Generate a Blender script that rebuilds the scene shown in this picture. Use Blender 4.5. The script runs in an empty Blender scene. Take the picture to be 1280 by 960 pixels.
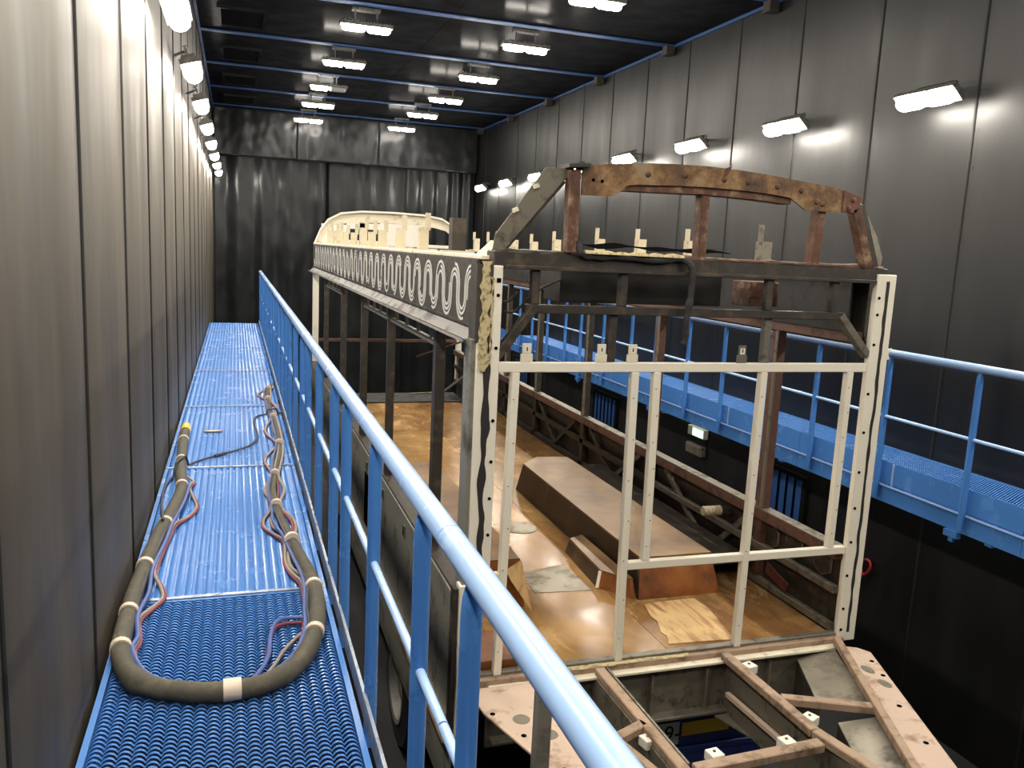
import bpy, bmesh, math, random
from mathutils import Vector, Matrix, noise
random.seed(7)
S = bpy.context.scene
COL = S.collection

# ------------------------------------------------------------------ camera
CAM_H = 1.70
FPX = 1045.0
cam_d = bpy.data.cameras.new('camera')
cam_d.sensor_width = 36.0
cam_d.lens = FPX / 1280.0 * 36.0
cam_d.clip_start = 0.05
cam_d.clip_end = 100
cam = bpy.data.objects.new('camera', cam_d)
COL.objects.link(cam)
Rm = Matrix(((0.94950, 0.00500, -0.31373), (-0.30990, 0.16480, -0.93640), (0.04702, 0.98631, 0.15803)))
# orthonormalise
ry = Vector(Rm[1]).normalized()
rz = Vector(Rm[2]); rz = (rz - ry * rz.dot(ry)).normalized()
rx = ry.cross(rz)
cam.matrix_world = Matrix(((rx.x, rx.y, rx.z, 0), (ry.x, ry.y, ry.z, 0), (rz.x, rz.y, rz.z, CAM_H), (0, 0, 0, 1)))
S.camera = cam

# ------------------------------------------------------------------ world / exposure
w = bpy.data.worlds.new('world'); S.world = w
w.use_nodes = True
w.node_tree.nodes['Background'].inputs[0].default_value = (0.5, 0.55, 0.6, 1)
w.node_tree.nodes['Background'].inputs[1].default_value = 0.02
vs = S.view_settings
vs.view_transform = 'Standard'
vs.look = 'None'
vs.gamma = 1.0
vs.use_curve_mapping = False
vs.exposure = 1.0
LAMP = 90.0            # radiance of the lamp lenses
LAMP_COL = (1.0, 0.93, 0.82)
try:
    S.cycles.max_bounces = 8
    S.cycles.diffuse_bounces = 4
    S.cycles.sample_clamp_indirect = 6.0
    S.cycles.use_denoising = True
except Exception:
    pass

# room constants
XL, XR = -0.52, 6.0
ZF, ZC = -2.47, 4.71
YB, YE = -4.17, 21.5
PITCH = 1.25

# ------------------------------------------------------------------ materials
def lin(c):
    return tuple(((v / 12.92) if v <= 0.04045 else ((v + 0.055) / 1.055) ** 2.4) for v in c)

def srgb(r, g, b):
    return lin((r / 255.0, g / 255.0, b / 255.0)) + (1.0,)

class Nodes:
    def __init__(s, name):
        s.m = bpy.data.materials.new(name)
        s.m.use_nodes = True
        s.t = s.m.node_tree
        s.n = s.t.nodes
        s.l = s.t.links
        s.b = s.n['Principled BSDF']
        s.pos = None
    def coord(s, scale=(1, 1, 1)):
        if s.pos is None:
            s.pos = s.n.new('ShaderNodeNewGeometry')
        mp = s.n.new('ShaderNodeMapping')
        mp.inputs['Scale'].default_value = scale
        s.l.new(s.pos.outputs['Position'], mp.inputs[0])
        return mp.outputs[0]
    def noise(s, scale, detail=4, rough=0.55, stretch=(1, 1, 1), dist=0.0):
        t = s.n.new('ShaderNodeTexNoise')
        t.inputs['Scale'].default_value = scale
        t.inputs['Detail'].default_value = detail
        t.inputs['Roughness'].default_value = rough
        t.inputs['Distortion'].default_value = dist
        s.l.new(s.coord(stretch), t.inputs['Vector'])
        return t.outputs['Fac']
    def ramp(s, fac, stops):
        r = s.n.new('ShaderNodeValToRGB')
        e = r.color_ramp.elements
        while len(e) < len(stops):
            e.new(0.5)
        for i, (p, c) in enumerate(stops):
            e[i].position = p
            e[i].color = c if len(c) == 4 else tuple(c) + (1,)
        s.l.new(fac, r.inputs[0])
        return r.outputs[0]
    def mix(s, fac, a, b, mode='MIX'):
        x = s.n.new('ShaderNodeMix')
        x.data_type = 'RGBA'
        x.blend_type = mode
        for sock, v in ((x.inputs['Factor'], fac), (x.inputs[6], a), (x.inputs[7], b)):
            if isinstance(v, (int, float)):
                sock.default_value = v
            elif isinstance(v, tuple):
                sock.default_value = v
            else:
                s.l.new(v, sock)
        return x.outputs[2]
    def base(s, v):
        if isinstance(v, tuple):
            s.b.inputs['Base Color'].default_value = v
        else:
            s.l.new(v, s.b.inputs['Base Color'])
    def rough(s, v):
        if isinstance(v, (int, float)):
            s.b.inputs['Roughness'].default_value = v
        else:
            s.l.new(v, s.b.inputs['Roughness'])
    def bump(s, h, strength=0.3, dist=0.01):
        b = s.n.new('ShaderNodeBump')
        b.inputs['Strength'].default_value = strength
        b.inputs['Distance'].default_value = dist
        s.l.new(h, b.inputs['Height'])
        s.l.new(b.outputs[0], s.b.inputs['Normal'])
    def obj_rand(s):
        o = s.n.new('ShaderNodeObjectInfo')
        return o.outputs['Random']

def g(v):
    return (v, v, v, 1)

M = {}
def wall_mat(name, dark, light, r0, r1, sheen=0.0, spec=0.5):
    k = Nodes(name)
    k.b.inputs['Specular IOR Level'].default_value = spec
    a = k.noise(1.3, 4, 0.6, (2.2, 2.2, 0.35))
    b = k.noise(9, 3, 0.6, (1, 1, 0.2))
    c = k.ramp(a, [(0.34, dark), (0.68, light)])
    k.base(k.mix(0.35, c, k.ramp(b, [(0.35, dark), (0.7, light)])))
    k.rough(k.ramp(a, [(0.3, g(r0)), (0.7, g(r1))]))
    k.bump(k.noise(2.2, 3, 0.5, (1, 1, 0.3)), 0.25, 0.03)
    if sheen:
        k.b.inputs['Sheen Weight'].default_value = sheen
        k.b.inputs['Sheen Roughness'].default_value = 0.5
        k.b.inputs['Sheen Tint'].default_value = (1, 0.86, 0.66, 1)
    return k.m
M['rubber_lit'] = wall_mat('rubber_lit', (0.008, 0.0069, 0.0055, 1), (0.058, 0.046, 0.030, 1), 0.46, 0.64, 0.05, 0.36)  # same rubber as the right wall, colour lightened for grazing lamp light
M['rubber'] = wall_mat('rubber', (0.0045, 0.0046, 0.0047, 1), (0.010, 0.010, 0.0096, 1), 0.40, 0.52)

k = Nodes('ceiling_panel')
_d = k.n.new('ShaderNodeBsdfDiffuse'); _g = k.n.new('ShaderNodeBsdfGlossy'); _x = k.n.new('ShaderNodeMixShader')
k.l.new(k.ramp(k.noise(3, 3), [(0.3, g(0.014)), (0.7, (0.024, 0.025, 0.029, 1))]), _d.inputs['Color'])
_g.inputs['Roughness'].default_value = 0.16
_x.inputs[0].default_value = 0.016
k.l.new(_d.outputs[0], _x.inputs[1]); k.l.new(_g.outputs[0], _x.inputs[2])
k.l.new(_x.outputs[0], k.n['Material Output'].inputs[0])
k.n.remove(k.b)
M['ceiling'] = k.m
k = Nodes('gap_dark'); k.base(g(0.008)); k.rough(0.8); M['gap'] = k.m
k = Nodes('pvc'); k.base(k.ramp(k.noise(2, 4), [(0.3, (0.009, 0.0098, 0.011, 1)), (0.75, (0.018, 0.0192, 0.021, 1))])); k.rough(0.3); k.b.inputs['Specular IOR Level'].default_value = 0.22; k.bump(k.noise(2.2, 3, 0.5, (1, 1, 0.5), 0.4), 0.25, 0.05); M['pvc'] = k.m

def paint(name, col, dirt, rough=0.35, amount=0.5, scale=6, metal=0.0):
    k = Nodes(name)
    f = k.ramp(k.noise(scale, 6, 0.65), [(amount, g(0)), (min(amount + 0.18, 1), g(1))])
    k.base(k.mix(f, col, dirt))
    k.rough(k.ramp(f, [(0, g(rough)), (1, g(min(1, rough + 0.3)))]))
    k.b.inputs['Metallic'].default_value = metal
    k.bump(k.noise(scale * 6, 3), 0.06, 0.004)
    return k.m
BLUE = srgb(74, 128, 198)
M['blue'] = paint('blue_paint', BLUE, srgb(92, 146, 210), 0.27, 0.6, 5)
M['blue_rail_lit'] = paint('blue_rail_highlit', srgb(160, 192, 236), srgb(170, 198, 238), 0.24, 0.6, 5)  # walkway blue made paler so the highlight sits in the rail colour
M['blue_beam'] = paint('blue_beam_paint', srgb(40, 78, 134), srgb(28, 52, 92), 0.45, 0.55, 3)
M['blue_dark'] = paint('blue_enamel_dark', srgb(25, 45, 110), srgb(15, 20, 40), 0.35, 0.6, 6)
M['galv'] = paint('galvanised', srgb(150, 158, 170), srgb(105, 110, 118), 0.4, 0.5, 14, 0.5)
M['cream'] = paint('cream_primer', srgb(236, 229, 210), srgb(140, 116, 86), 0.5, 0.67, 22)
M['white_dirty'] = paint('white_dirty', srgb(226, 217, 194), srgb(180, 164, 134), 0.6, 0.55, 9)
M['black_frame'] = paint('soot_frame', srgb(50, 45, 39), srgb(84, 72, 56), 0.5, 0.5, 12)
M['brown_frame'] = paint('brown_frame', srgb(96, 66, 52), srgb(60, 42, 34), 0.55, 0.5, 9)
M['steel_bare'] = paint('bare_steel', srgb(120, 114, 100), srgb(66, 58, 48), 0.45, 0.52, 10, 0.3)
M['grey_side'] = paint('grey_side_paint', srgb(142, 140, 128), srgb(84, 80, 72), 0.42, 0.52, 4, 0.15)
M['pink'] = paint('pink_primer', srgb(196, 172, 152), srgb(138, 108, 86), 0.5, 0.52, 7)
M['seal'] = paint('black_sealant', srgb(40, 38, 37), srgb(70, 66, 60), 0.7, 0.6, 30)
M['crust'] = paint('sealant_crust', srgb(196, 180, 136), srgb(96, 80, 54), 0.8, 0.5, 40)
k = Nodes('hole_dark'); k.base(g(0.005)); k.rough(0.95); k.b.inputs['Specular IOR Level'].default_value = 0.0; M['hole'] = k.m
M['white'] = paint('white_cap', srgb(232, 228, 215), srgb(190, 180, 160), 0.4, 0.6, 20)
M['red'] = paint('red_plastic', srgb(170, 40, 40), srgb(120, 25, 30), 0.45)
M['yellow'] = paint('yellow_plastic', srgb(240, 196, 44), srgb(190, 146, 34), 0.5, 0.6, 20)
M['lamp_body'] = paint('lamp_body', srgb(95, 93, 88), srgb(60, 58, 55), 0.45, 0.5, 20, 0.4)
k = Nodes('vent_black'); k.base(g(0.006)); k.rough(0.8); k.b.inputs['Specular IOR Level'].default_value = 0.1; M['vent'] = k.m
M['tyre'] = paint('tyre', g(0.014), g(0.03), 0.75, 0.5, 12)
M['rim'] = paint('rim_steel', srgb(190, 186, 175), srgb(120, 112, 100), 0.35, 0.55, 12, 0.6)
M['concrete'] = paint('booth_floor', g(0.02), g(0.035), 0.7, 0.5, 1.5)
M['hose_sleeve'] = paint('hose_sleeve', srgb(76, 72, 60), srgb(104, 98, 82), 0.75, 0.5, 14)
M['cable_blue'] = paint('cable_blue', srgb(80, 98, 158), srgb(100, 112, 156), 0.5, 0.6, 20)
M['cable_red'] = paint('cable_red', srgb(126, 48, 58), srgb(108, 52, 60), 0.5, 0.6, 20)
M['cable_grey'] = paint('cable_grey', srgb(148, 136, 124), srgb(120, 108, 96), 0.6, 0.6, 20)
M['cable_dark'] = paint('cable_dark', srgb(52, 58, 74), srgb(40, 40, 50), 0.55, 0.6, 20)
M['tape'] = paint('tape', srgb(214, 198, 178), srgb(170, 150, 128), 0.6, 0.6, 30)
M['wave_print'] = paint('wave_print', srgb(214, 212, 205), srgb(170, 165, 155), 0.5, 0.7, 18)
M['panel_grey'] = paint('cant_panel_grey', srgb(72, 67, 60), srgb(48, 44, 40), 0.45, 0.5, 7)
M['gasket_cream'] = paint('hose_cream', srgb(190, 180, 150), srgb(140, 128, 100), 0.6, 0.6, 20)
M['plate_grey'] = paint('grey_plate', srgb(150, 143, 128), srgb(104, 98, 86), 0.45, 0.5, 7, 0.3)
M['plate_white'] = paint('plate_white', srgb(220, 218, 205), srgb(190, 185, 170), 0.4, 0.7, 20)
M['stub_cream'] = paint('stub_cream', srgb(200, 189, 162), srgb(150, 134, 106), 0.6, 0.55, 12)
M['rust_red'] = paint('dull_red', srgb(92, 44, 36), srgb(60, 34, 28), 0.6, 0.5, 14)
M['patch_grey'] = paint('patch_grey', srgb(128, 118, 94), srgb(92, 78, 56), 0.35, 0.45, 6)
M['soot'] = paint('soot_black', srgb(27, 25, 23), srgb(40, 36, 32), 0.6, 0.5, 8)
M['gutter_grey'] = paint('gutter_grey', srgb(72, 66, 58), srgb(50, 45, 40), 0.5, 0.5, 7)
M['nose'] = paint('nose_primer', srgb(164, 138, 114), srgb(104, 84, 64), 0.5, 0.5, 10)
M['ink'] = paint('ink', g(0.01), g(0.012), 0.5)

def rust_mat(name, stops, sc=7, rough=0.7):
    k = Nodes(name)
    n = k.noise(sc, 8, 0.7)
    k.base(k.ramp(n, stops))
    k.rough(rough)
    k.bump(k.noise(sc * 5, 5), 0.35, 0.006)
    return k.m
M['rust'] = rust_mat('rust', [(0.28, srgb(58, 44, 34)), (0.44, srgb(104, 76, 50)), (0.54, srgb(140, 106, 66)), (0.61, srgb(146, 128, 100)), (0.74, srgb(116, 102, 84))])
M['rust_dark'] = rust_mat('rust_dark', [(0.3, srgb(44, 33, 26)), (0.52, srgb(96, 62, 44)), (0.68, srgb(150, 128, 100))], 10)
M['rust_orange'] = rust_mat('rust_orange', [(0.3, srgb(66, 46, 36)), (0.52, srgb(108, 70, 50)), (0.68, srgb(132, 108, 86))], 9)

k = Nodes('floor_varnish')
n1 = k.noise(1.4, 6, 0.6, (1, 0.7, 1), 0.5)
n2 = k.noise(7, 5, 0.6, (1, 0.5, 1))
c = k.ramp(n1, [(0.3, srgb(78, 52, 28)), (0.44, srgb(120, 84, 46)), (0.58, srgb(156, 118, 70)), (0.74, srgb(134, 110, 76))])
c = k.mix(0.35, c, k.ramp(n2, [(0.3, srgb(104, 72, 40)), (0.7, srgb(180, 146, 96))]))
n3 = k.noise(0.9, 5, 0.62, (1.3, 0.8, 1), 1.2)
c = k.mix(k.ramp(n3, [(0.47, g(0.0)), (0.56, g(0.75))]), c, srgb(112, 78, 48))
n4 = k.noise(2.4, 6, 0.7, (1, 0.6, 1), 0.8)
c = k.mix(k.ramp(n4, [(0.56, g(0.0)), (0.64, g(0.7))]), c, srgb(188, 154, 108))
c = k.mix(k.ramp(k.obj_rand(), [(0, g(0.0)), (1, g(0.28))]), c, srgb(180, 146, 92))
k.base(c)
k.rough(k.ramp(n2, [(0.3, g(0.14)), (0.7, g(0.30))])); k.b.inputs['Specular IOR Level'].default_value = 0.07
k.bump(k.noise(3, 3), 0.08, 0.01)
M['floor_ply'] = k.m
k = Nodes('box_brown')
n1 = k.noise(2.2, 6, 0.6)
k.base(k.ramp(n1, [(0.3, srgb(90, 66, 40)), (0.52, srgb(126, 96, 60)), (0.72, srgb(150, 122, 80))]))
k.rough(0.36); k.b.inputs['Specular IOR Level'].default_value = 0.25; M['box_top'] = k.m
k = Nodes('box_side_orange')
k.base(k.ramp(k.noise(3.5, 6, 0.65), [(0.3, srgb(74, 44, 24)), (0.5, srgb(138, 80, 34)), (0.72, srgb(160, 104, 48))]))
k.rough(0.45); M['box_side'] = k.m
k = Nodes('box_side_shaded')  # box side brown darkened to hold the shade on left-facing sides
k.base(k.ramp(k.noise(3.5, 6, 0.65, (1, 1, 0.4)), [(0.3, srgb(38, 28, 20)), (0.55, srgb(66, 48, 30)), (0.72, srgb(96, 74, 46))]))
k.rough(0.5); M['box_shaded'] = k.m
k = Nodes('raw_ply')
n1 = k.noise(5, 6, 0.6, (3.0, 0.6, 1), 0.8)
k.base(k.ramp(n1, [(0.35, srgb(150, 108, 62)), (0.5, srgb(206, 168, 112)), (0.75, srgb(222, 190, 136))]))
k.rough(0.65); M['raw_ply'] = k.m

def emit_mat(name, col, strength):
    m = bpy.data.materials.new(name); m.use_nodes = True
    nt = m.node_tree; nt.nodes.clear()
    o = nt.nodes.new('ShaderNodeOutputMaterial'); e = nt.nodes.new('ShaderNodeEmission')
    e.inputs[0].default_value = tuple(col) + (1,); e.inputs[1].default_value = strength
    nt.links.new(e.outputs[0], o.inputs[0])
    return m
M['lamp'] = emit_mat('lamp_lens_lit', LAMP_COL, LAMP)
M['lamp_ceiling'] = emit_mat('ceiling_lens_lit', LAMP_COL, LAMP * 0.6)
M['exit_green'] = emit_mat('exit_panel_lit', (0.45, 1.0, 0.5), 1.6)
k = Nodes('lamp_lens_off'); k.base(g(0.35)); k.rough(0.2); M['lamp_off'] = k.m

# ------------------------------------------------------------------ mesh helpers
class MB:
    def __init__(s):
        s.v = []; s.f = []
    def add(s, verts, faces):
        o = len(s.v)
        s.v += [tuple(p) for p in verts]
        s.f += [tuple(i + o for i in f) for f in faces]
        return s
    def box(s, x0, x1, y0, y1, z0, z1):
        return s.add([(x0, y0, z0), (x1, y0, z0), (x1, y1, z0), (x0, y1, z0), (x0, y0, z1), (x1, y0, z1), (x1, y1, z1), (x0, y1, z1)],
                     [(0, 3, 2, 1), (4, 5, 6, 7), (0, 1, 5, 4), (1, 2, 6, 5), (2, 3, 7, 6), (3, 0, 4, 7)])
    def bar(s, p0, p1, wd, hd, up=(0, 0, 1)):
        p0, p1, up = Vector(p0), Vector(p1), Vector(up)
        d = (p1 - p0).normalized()
        sx = d.cross(up)
        if sx.length < 1e-5:
            sx = d.cross(Vector((0, 1, 0)))
        sx.normalize(); sz = sx.cross(d).normalized()
        vs_ = []
        for p in (p0, p1):
            for a, b in ((-1, -1), (1, -1), (1, 1), (-1, 1)):
                vs_.append(p + sx * (a * wd / 2) + sz * (b * hd / 2))
        return s.add(vs_, [(0, 1, 2, 3), (7, 6, 5, 4), (0, 4, 5, 1), (1, 5, 6, 2), (2, 6, 7, 3), (3, 7, 4, 0)])
    def prism(s, poly, axis, a, b):
        """poly: list of 2-D points; extruded along axis ('x','y','z') from a to b"""
        n = len(poly)
        def P(p, t):
            return {'x': (t, p[0], p[1]), 'y': (p[0], t, p[1]), 'z': (p[0], p[1], t)}[axis]
        vs_ = [P(p, a) for p in poly] + [P(p, b) for p in poly]
        fs = [tuple(range(n)), tuple(range(2 * n - 1, n - 1, -1))]
        for i in range(n):
            j = (i + 1) % n
            fs.append((i, i + n, j + n, j))
        return s.add(vs_, fs)
    def tube(s, pts, r, n=10, caps=True, flat=None):
        pts = [Vector(p) for p in pts]
        rings = []
        prev = None
        for i, p in enumerate(pts):
            if i == 0: d = pts[1] - p
            elif i == len(pts) - 1: d = p - pts[-2]
            else: d = (pts[i + 1] - pts[i - 1])
            d.normalize()
            if prev is None:
                u = Vector((0, 0, 1)) if abs(d.z) < 0.9 else Vector((1, 0, 0))
                a = d.cross(u).normalized()
            else:
                a = (prev - d * prev.dot(d)).normalized()
            prev = a
            b = d.cross(a)
            ri = r[i] if isinstance(r, (list, tuple)) else r
            fl = flat[i] if flat else 1.0
            rings.append([p + a * (math.cos(2 * math.pi * q / n) * ri) + b * (math.sin(2 * math.pi * q / n) * ri * fl) for q in range(n)])
        vs_ = [v for rg in rings for v in rg]
        fs = []
        for i in range(len(pts) - 1):
            for q in range(n):
                q2 = (q + 1) % n
                fs.append((i * n + q, i * n + q2, (i + 1) * n + q2, (i + 1) * n + q))
        if caps:
            fs.append(tuple(range(n - 1, -1, -1)))
            fs.append(tuple(range((len(pts) - 1) * n, len(pts) * n)))
        return s.add(vs_, fs)
    def mesh(s, name, mat, origin=(0, 0, 0), smooth=False):
        ox, oy, oz = origin
        me = bpy.data.meshes.new(name)
        me.from_pydata([(a - ox, b - oy, c - oz) for a, b, c in s.v], [], s.f)
        me.validate()
        bm = bmesh.new(); bm.from_mesh(me)
        bmesh.ops.recalc_face_normals(bm, faces=bm.faces)
        bm.to_mesh(me); bm.free()
        me.materials.append(M[mat])
        if smooth:
            me.polygons.foreach_set('use_smooth', [True] * len(me.polygons))
            try: me.set_sharp_from_angle(angle=math.radians(38))
            except Exception: pass
        return me
    def build(s, name, mat, parent=None, smooth=False, bevel=0.0, seg=1):
        o = origin = (0, 0, 0)
        if parent is not None:
            origin = world_loc(parent)
        me = s.mesh(name, mat, origin, smooth)
        ob = bpy.data.objects.new(name, me)
        COL.objects.link(ob)
        if parent is not None:
            ob.parent = parent
        if bevel:
            md = ob.modifiers.new('bevel', 'BEVEL')
            md.width = bevel; md.segments = seg; md.limit_method = 'ANGLE'
            md.harden_normals = False
        return ob

def world_loc(o):
    v = Vector((0, 0, 0))
    while o is not None:
        v = v + Vector(o.location); o = o.parent
    return v

def place(name, me, parent, loc, rot=(0, 0, 0)):
    """an object that shares mesh data, put at world position loc"""
    ob = bpy.data.objects.new(name, me); COL.objects.link(ob)
    L = Vector(loc)
    if parent is not None:
        ob.parent = parent; L = L - world_loc(parent)
    ob.location = L; ob.rotation_euler = rot
    return ob

def thing(name, label, cat, loc, group=None):
    o = bpy.data.objects.new(name, None); COL.objects.link(o)
    o.empty_display_size = 0.1
    o.location = loc
    o['label'] = label; o['category'] = cat
    if group: o['group'] = group
    return o
def tag(o, label, cat, group=None):
    o['label'] = label; o['category'] = cat
    if group: o['group'] = group
    return o
def struct(o, label=None, cat=None):
    o['kind'] = 'structure'
    if label: o['label'] = label
    if cat: o['category'] = cat
    return o
def box(name, mat, parent, x0, x1, y0, y1, z0, z1, bevel=0.0):
    return MB().box(x0, x1, y0, y1, z0, z1).build(name, mat, parent, bevel=bevel)
def bar(name, mat, parent, p0, p1, wd, hd, bevel=0.004, up=(0, 0, 1)):
    return MB().bar(p0, p1, wd, hd, up).build(name, mat, parent, bevel=bevel)
def catmull(pts, sub=8):
    P = [Vector(p) for p in pts]
    P = [P[0] * 2 - P[1]] + P + [P[-1] * 2 - P[-2]]
    out = []
    for i in range(1, len(P) - 2):
        for q in range(sub):
            t = q / sub
            a, b, c, d = P[i - 1], P[i], P[i + 1], P[i + 2]
            out.append(0.5 * ((2 * b) + (c - a) * t + (2 * a - 5 * b + 4 * c - d) * t * t + (3 * b - a - 3 * c + d) * t ** 3))
    out.append(P[-2])
    return out

# ================================================================== ROOM
fl = struct(box('floor', 'concrete', None, XL - 0.3, XR + 0.3, YB, YE + 0.6, ZF - 0.2, ZF), 'dark concrete booth floor far below the walkways', 'floor')
def wall_panel_mesh(name, mat, amp, seed):
    """upright rubber sheet 1.25 wide, gently bulged, front toward +x, local origin at mid-bottom"""
    nx, nz = 8, 30
    wdt = PITCH - 0.014
    H = ZC - ZF
    m = MB(); vs_ = []; fs = []
    for j in range(nz + 1):
        for i in range(nx + 1):
            u = i / nx; z = H * j / nz
            edge = min(u, 1 - u)
            roll = 0.007 * (1 - math.exp(-edge * 30))
            n_ = noise.noise(Vector((u * 3.1 + seed, z * 0.55, seed * 3.7)))
            n2 = noise.noise(Vector((u * 6.0, z * 1.4 + seed * 9, seed)))
            vs_.append((roll + amp * (n_ * 0.7 + n2 * 0.3) * min(1, edge * 6), (u - 0.5) * wdt, z))
    for j in range(nz):
        for i in range(nx):
            a = j * (nx + 1) + i
            fs.append((a, a + 1, a + nx + 2, a + nx + 1))
    m.add(vs_, fs)
    me = m.mesh(name, mat, smooth=True)
    return me
def build_wall(name, xw, sgn, mat, amp, label):
    w_ = struct(box(name, 'gap', None, *((xw - 0.2, xw) if sgn > 0 else (xw, xw + 0.2)), YB, YE + 0.6, ZF, ZC), label, 'wall')
    mes = [wall_panel_mesh('wall_panel', mat, amp, sd) for sd in (1, 2, 3, 4, 5)]
    sme = MB().prism([(0, -0.009), (0.006, -0.008), (0.0095, 0.0), (0.006, 0.008), (0, 0.009)], 'z', ZF, ZC).mesh('seam_strip', 'gap') if sgn > 0 else MB().prism([(0, -0.013), (-0.006, -0.011), (-0.0095, 0.0), (-0.006, 0.011), (0, 0.013)], 'z', ZF, ZC).mesh('seam_strip', 'gap')
    rv = MB()
    for q in range(22):
        z = ZF + 0.25 + q * 0.32
        rv.tube([(0, 0, z), (0.004, 0, z)], 0.006, 6)
    rme = rv.mesh('rivet_row', 'rubber')
    y = 0.83 - 4 * PITCH + PITCH / 2
    i = 0
    while y - PITCH / 2 < YE:
        p = place('wall_panel', mes[(i * 2 + (0 if sgn > 0 else 1)) % 5], w_, (xw + 0.0005 * sgn, y, ZF), (0, 0, 0 if sgn > 0 else math.pi))
        place('seam_strip', sme, w_, (xw + 0.0005 * sgn, y + PITCH / 2, 0))
        if sgn < 0: place('rivet_row', rme, w_, (xw + (0.014 * sgn if sgn > 0 else -0.010), y + PITCH / 2 - 0.05, 0))
        y += PITCH; i += 1
    return w_
wl = build_wall('wall_left', XL, 1, 'rubber_lit', 0.02, 'grey rubber panelled wall beside the near blue walkway')
wr = build_wall('wall_right', XR, -1, 'rubber', 0.008, 'dark grey rubber panelled wall behind the far blue walkway')
we = struct(box('wall_back', 'rubber', None, XL, XR, YE + 0.45, YE + 0.6, ZF, ZC), 'dark end wall behind the black curtain', 'wall')
wn = struct(box('wall_front', 'rubber', None, XL, XR, YB - 0.15, YB, ZF, ZC), 'dark rubber end wall behind the viewpoint', 'wall')
ce = struct(box('ceiling', 'gap', None, XL, XR, YB, YE + 0.6, ZC + 0.012, ZC + 0.2), 'glossy black booth ceiling crossed by blue beams', 'ceiling')
BEAMS = [11.3 + 2.45 * q for q in range(-6, 5)]
edges_y = [YB] + BEAMS + [YE + 0.4]
for q in range(len(edges_y) - 1):
    y0, y1 = edges_y[q], edges_y[q + 1]
    for x0, x1 in ((XL + 0.02, 2.74), (2.74, XR - 0.02)):
        box('ceiling_panel', 'ceiling', ce, x0 + 0.004, x1 - 0.004, y0 + 0.004, y1 - 0.004, ZC, ZC + 0.012)
for y in BEAMS:
    b = MB()
    b.box(XL + 0.02, XR - 0.02, y - 0.065, y + 0.065, ZC - 0.03, ZC - 0.018)
    b.box(XL + 0.02, XR - 0.02, y - 0.012, y + 0.012, ZC - 0.018, ZC - 0.001)
    b.build('ceiling_beam', 'blue_beam', ce)
    box('beam_bracket', 'black_frame', ce, XR - 0.16, XR - 0.03, y - 0.07, y + 0.07, ZC - 0.16, ZC - 0.031, 0.005)
struct(box('trim_1', 'blue_beam', None, XR - 0.035, XR - 0.016, YB, YE, ZC - 0.05, ZC - 0.012), 'thin blue edge strip along the right wall under the ceiling', 'trim')
struct(box('trim_2', 'blue_beam', None, XL + 0.02, XL + 0.05, YB, YE, ZC - 0.06, ZC - 0.012), 'thin blue edge strip along the left wall under the ceiling', 'trim')

# ceiling vents, left strip
ordn = ['first', 'second', 'third', 'fourth', 'fifth']
vy = [12.8, 15.25, 17.7, 20.1]
vtxt = ['square black ceiling grille just before the nearest visible blue beam above the left lamps',
        'square black ceiling grille between the two nearest visible blue beams at left', 'square black ceiling grille between the farther blue beams at left', 'square black ceiling grille nearest the black valance at left']
for y, tx in zip(vy, vtxt):
    v = thing('ceiling_vent', tx, 'vent', (0.1, y, ZC - 0.05), 'ceiling grilles in the left strip')
    f = MB()
    x0, x1, y0, y1 = -0.22, 0.43, y - 0.5, y + 0.5
    z0, z1 = ZC - 0.045, ZC - 0.001
    f.box(x0, x1, y0, y0 + 0.05, z0, z1).box(x0, x1, y1 - 0.05, y1, z0, z1).box(x0, x0 + 0.05, y0 + 0.05, y1 - 0.05, z0, z1).box(x1 - 0.05, x1, y0 + 0.05, y1 - 0.05, z0, z1)
    f.build('frame', 'ceiling', v)
    sl = MB().bar((x0 + 0.05, 0, 0), (x1 - 0.05, 0, 0), 0.05, 0.004, (0, 0.6, 1)).mesh('slat', 'vent')
    for q in range(14):
        place('slat', sl, v, (0, y0 + 0.085 + q * 0.064, ZC - 0.024))

# ------------------------------------------------------------------ curtain and valance
def drape(name, x0, x1, y, z0, z1, amp, folds, seed, mat='pvc', nx=120, nz=40, wr=0.02):
    m = MB(); vs_ = []; fs = []
    for j in range(nz + 1):
        for i in range(nx + 1):
            u = i / nx; t = j / nz
            x = x0 + (x1 - x0) * u; z = z0 + (z1 - z0) * t
            ph = u * folds * 2 * math.pi + 1.6 * noise.noise(Vector((u * 4 + seed, 0.3 * t, seed)))
            yy = y + amp * math.sin(ph) * (0.6 + 0.6 * noise.noise(Vector((u * 7, seed * 3, t * 0.6)))) 
            yy += wr * noise.noise(Vector((x * 3.0, z * 1.2 + seed * 5, seed))) + 0.6 * wr * noise.noise(Vector((x * 7.0, z * 4 + seed * 5, seed)))
            vs_.append((x, yy, z))
    for j in range(nz):
        for i in range(nx):
            a = j * (nx + 1) + i
            fs.append((a, a + 1, a + nx + 2, a + nx + 1))
    m.add(vs_, fs)
    o = m.build(name, mat, None, smooth=True)
    md = o.modifiers.new('thick', 'SOLIDIFY'); md.thickness = 0.004
    return o
tag(drape('curtain', XL + 0.05, 2.15, YE + 0.16, ZF + 0.03, 3.82, 0.075, 4, 1.3, nx=130), 'heavy black plastic curtain, left half of the far end of the booth', 'curtain', 'black end curtains')
tag(drape('curtain', 2.05, 4.25, YE + 0.33, ZF + 0.03, 3.82, 0.05, 5, 4.1), 'heavy black plastic curtain hanging behind the bus shell at the middle of the far end', 'curtain', 'black end curtains')
tag(drape('curtain', 4.15, XR - 0.04, YE + 0.16, ZF + 0.03, 3.82, 0.05, 5, 8.7), 'heavy black plastic curtain in the far right corner beside the panelled wall', 'curtain', 'black end curtains')
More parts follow.
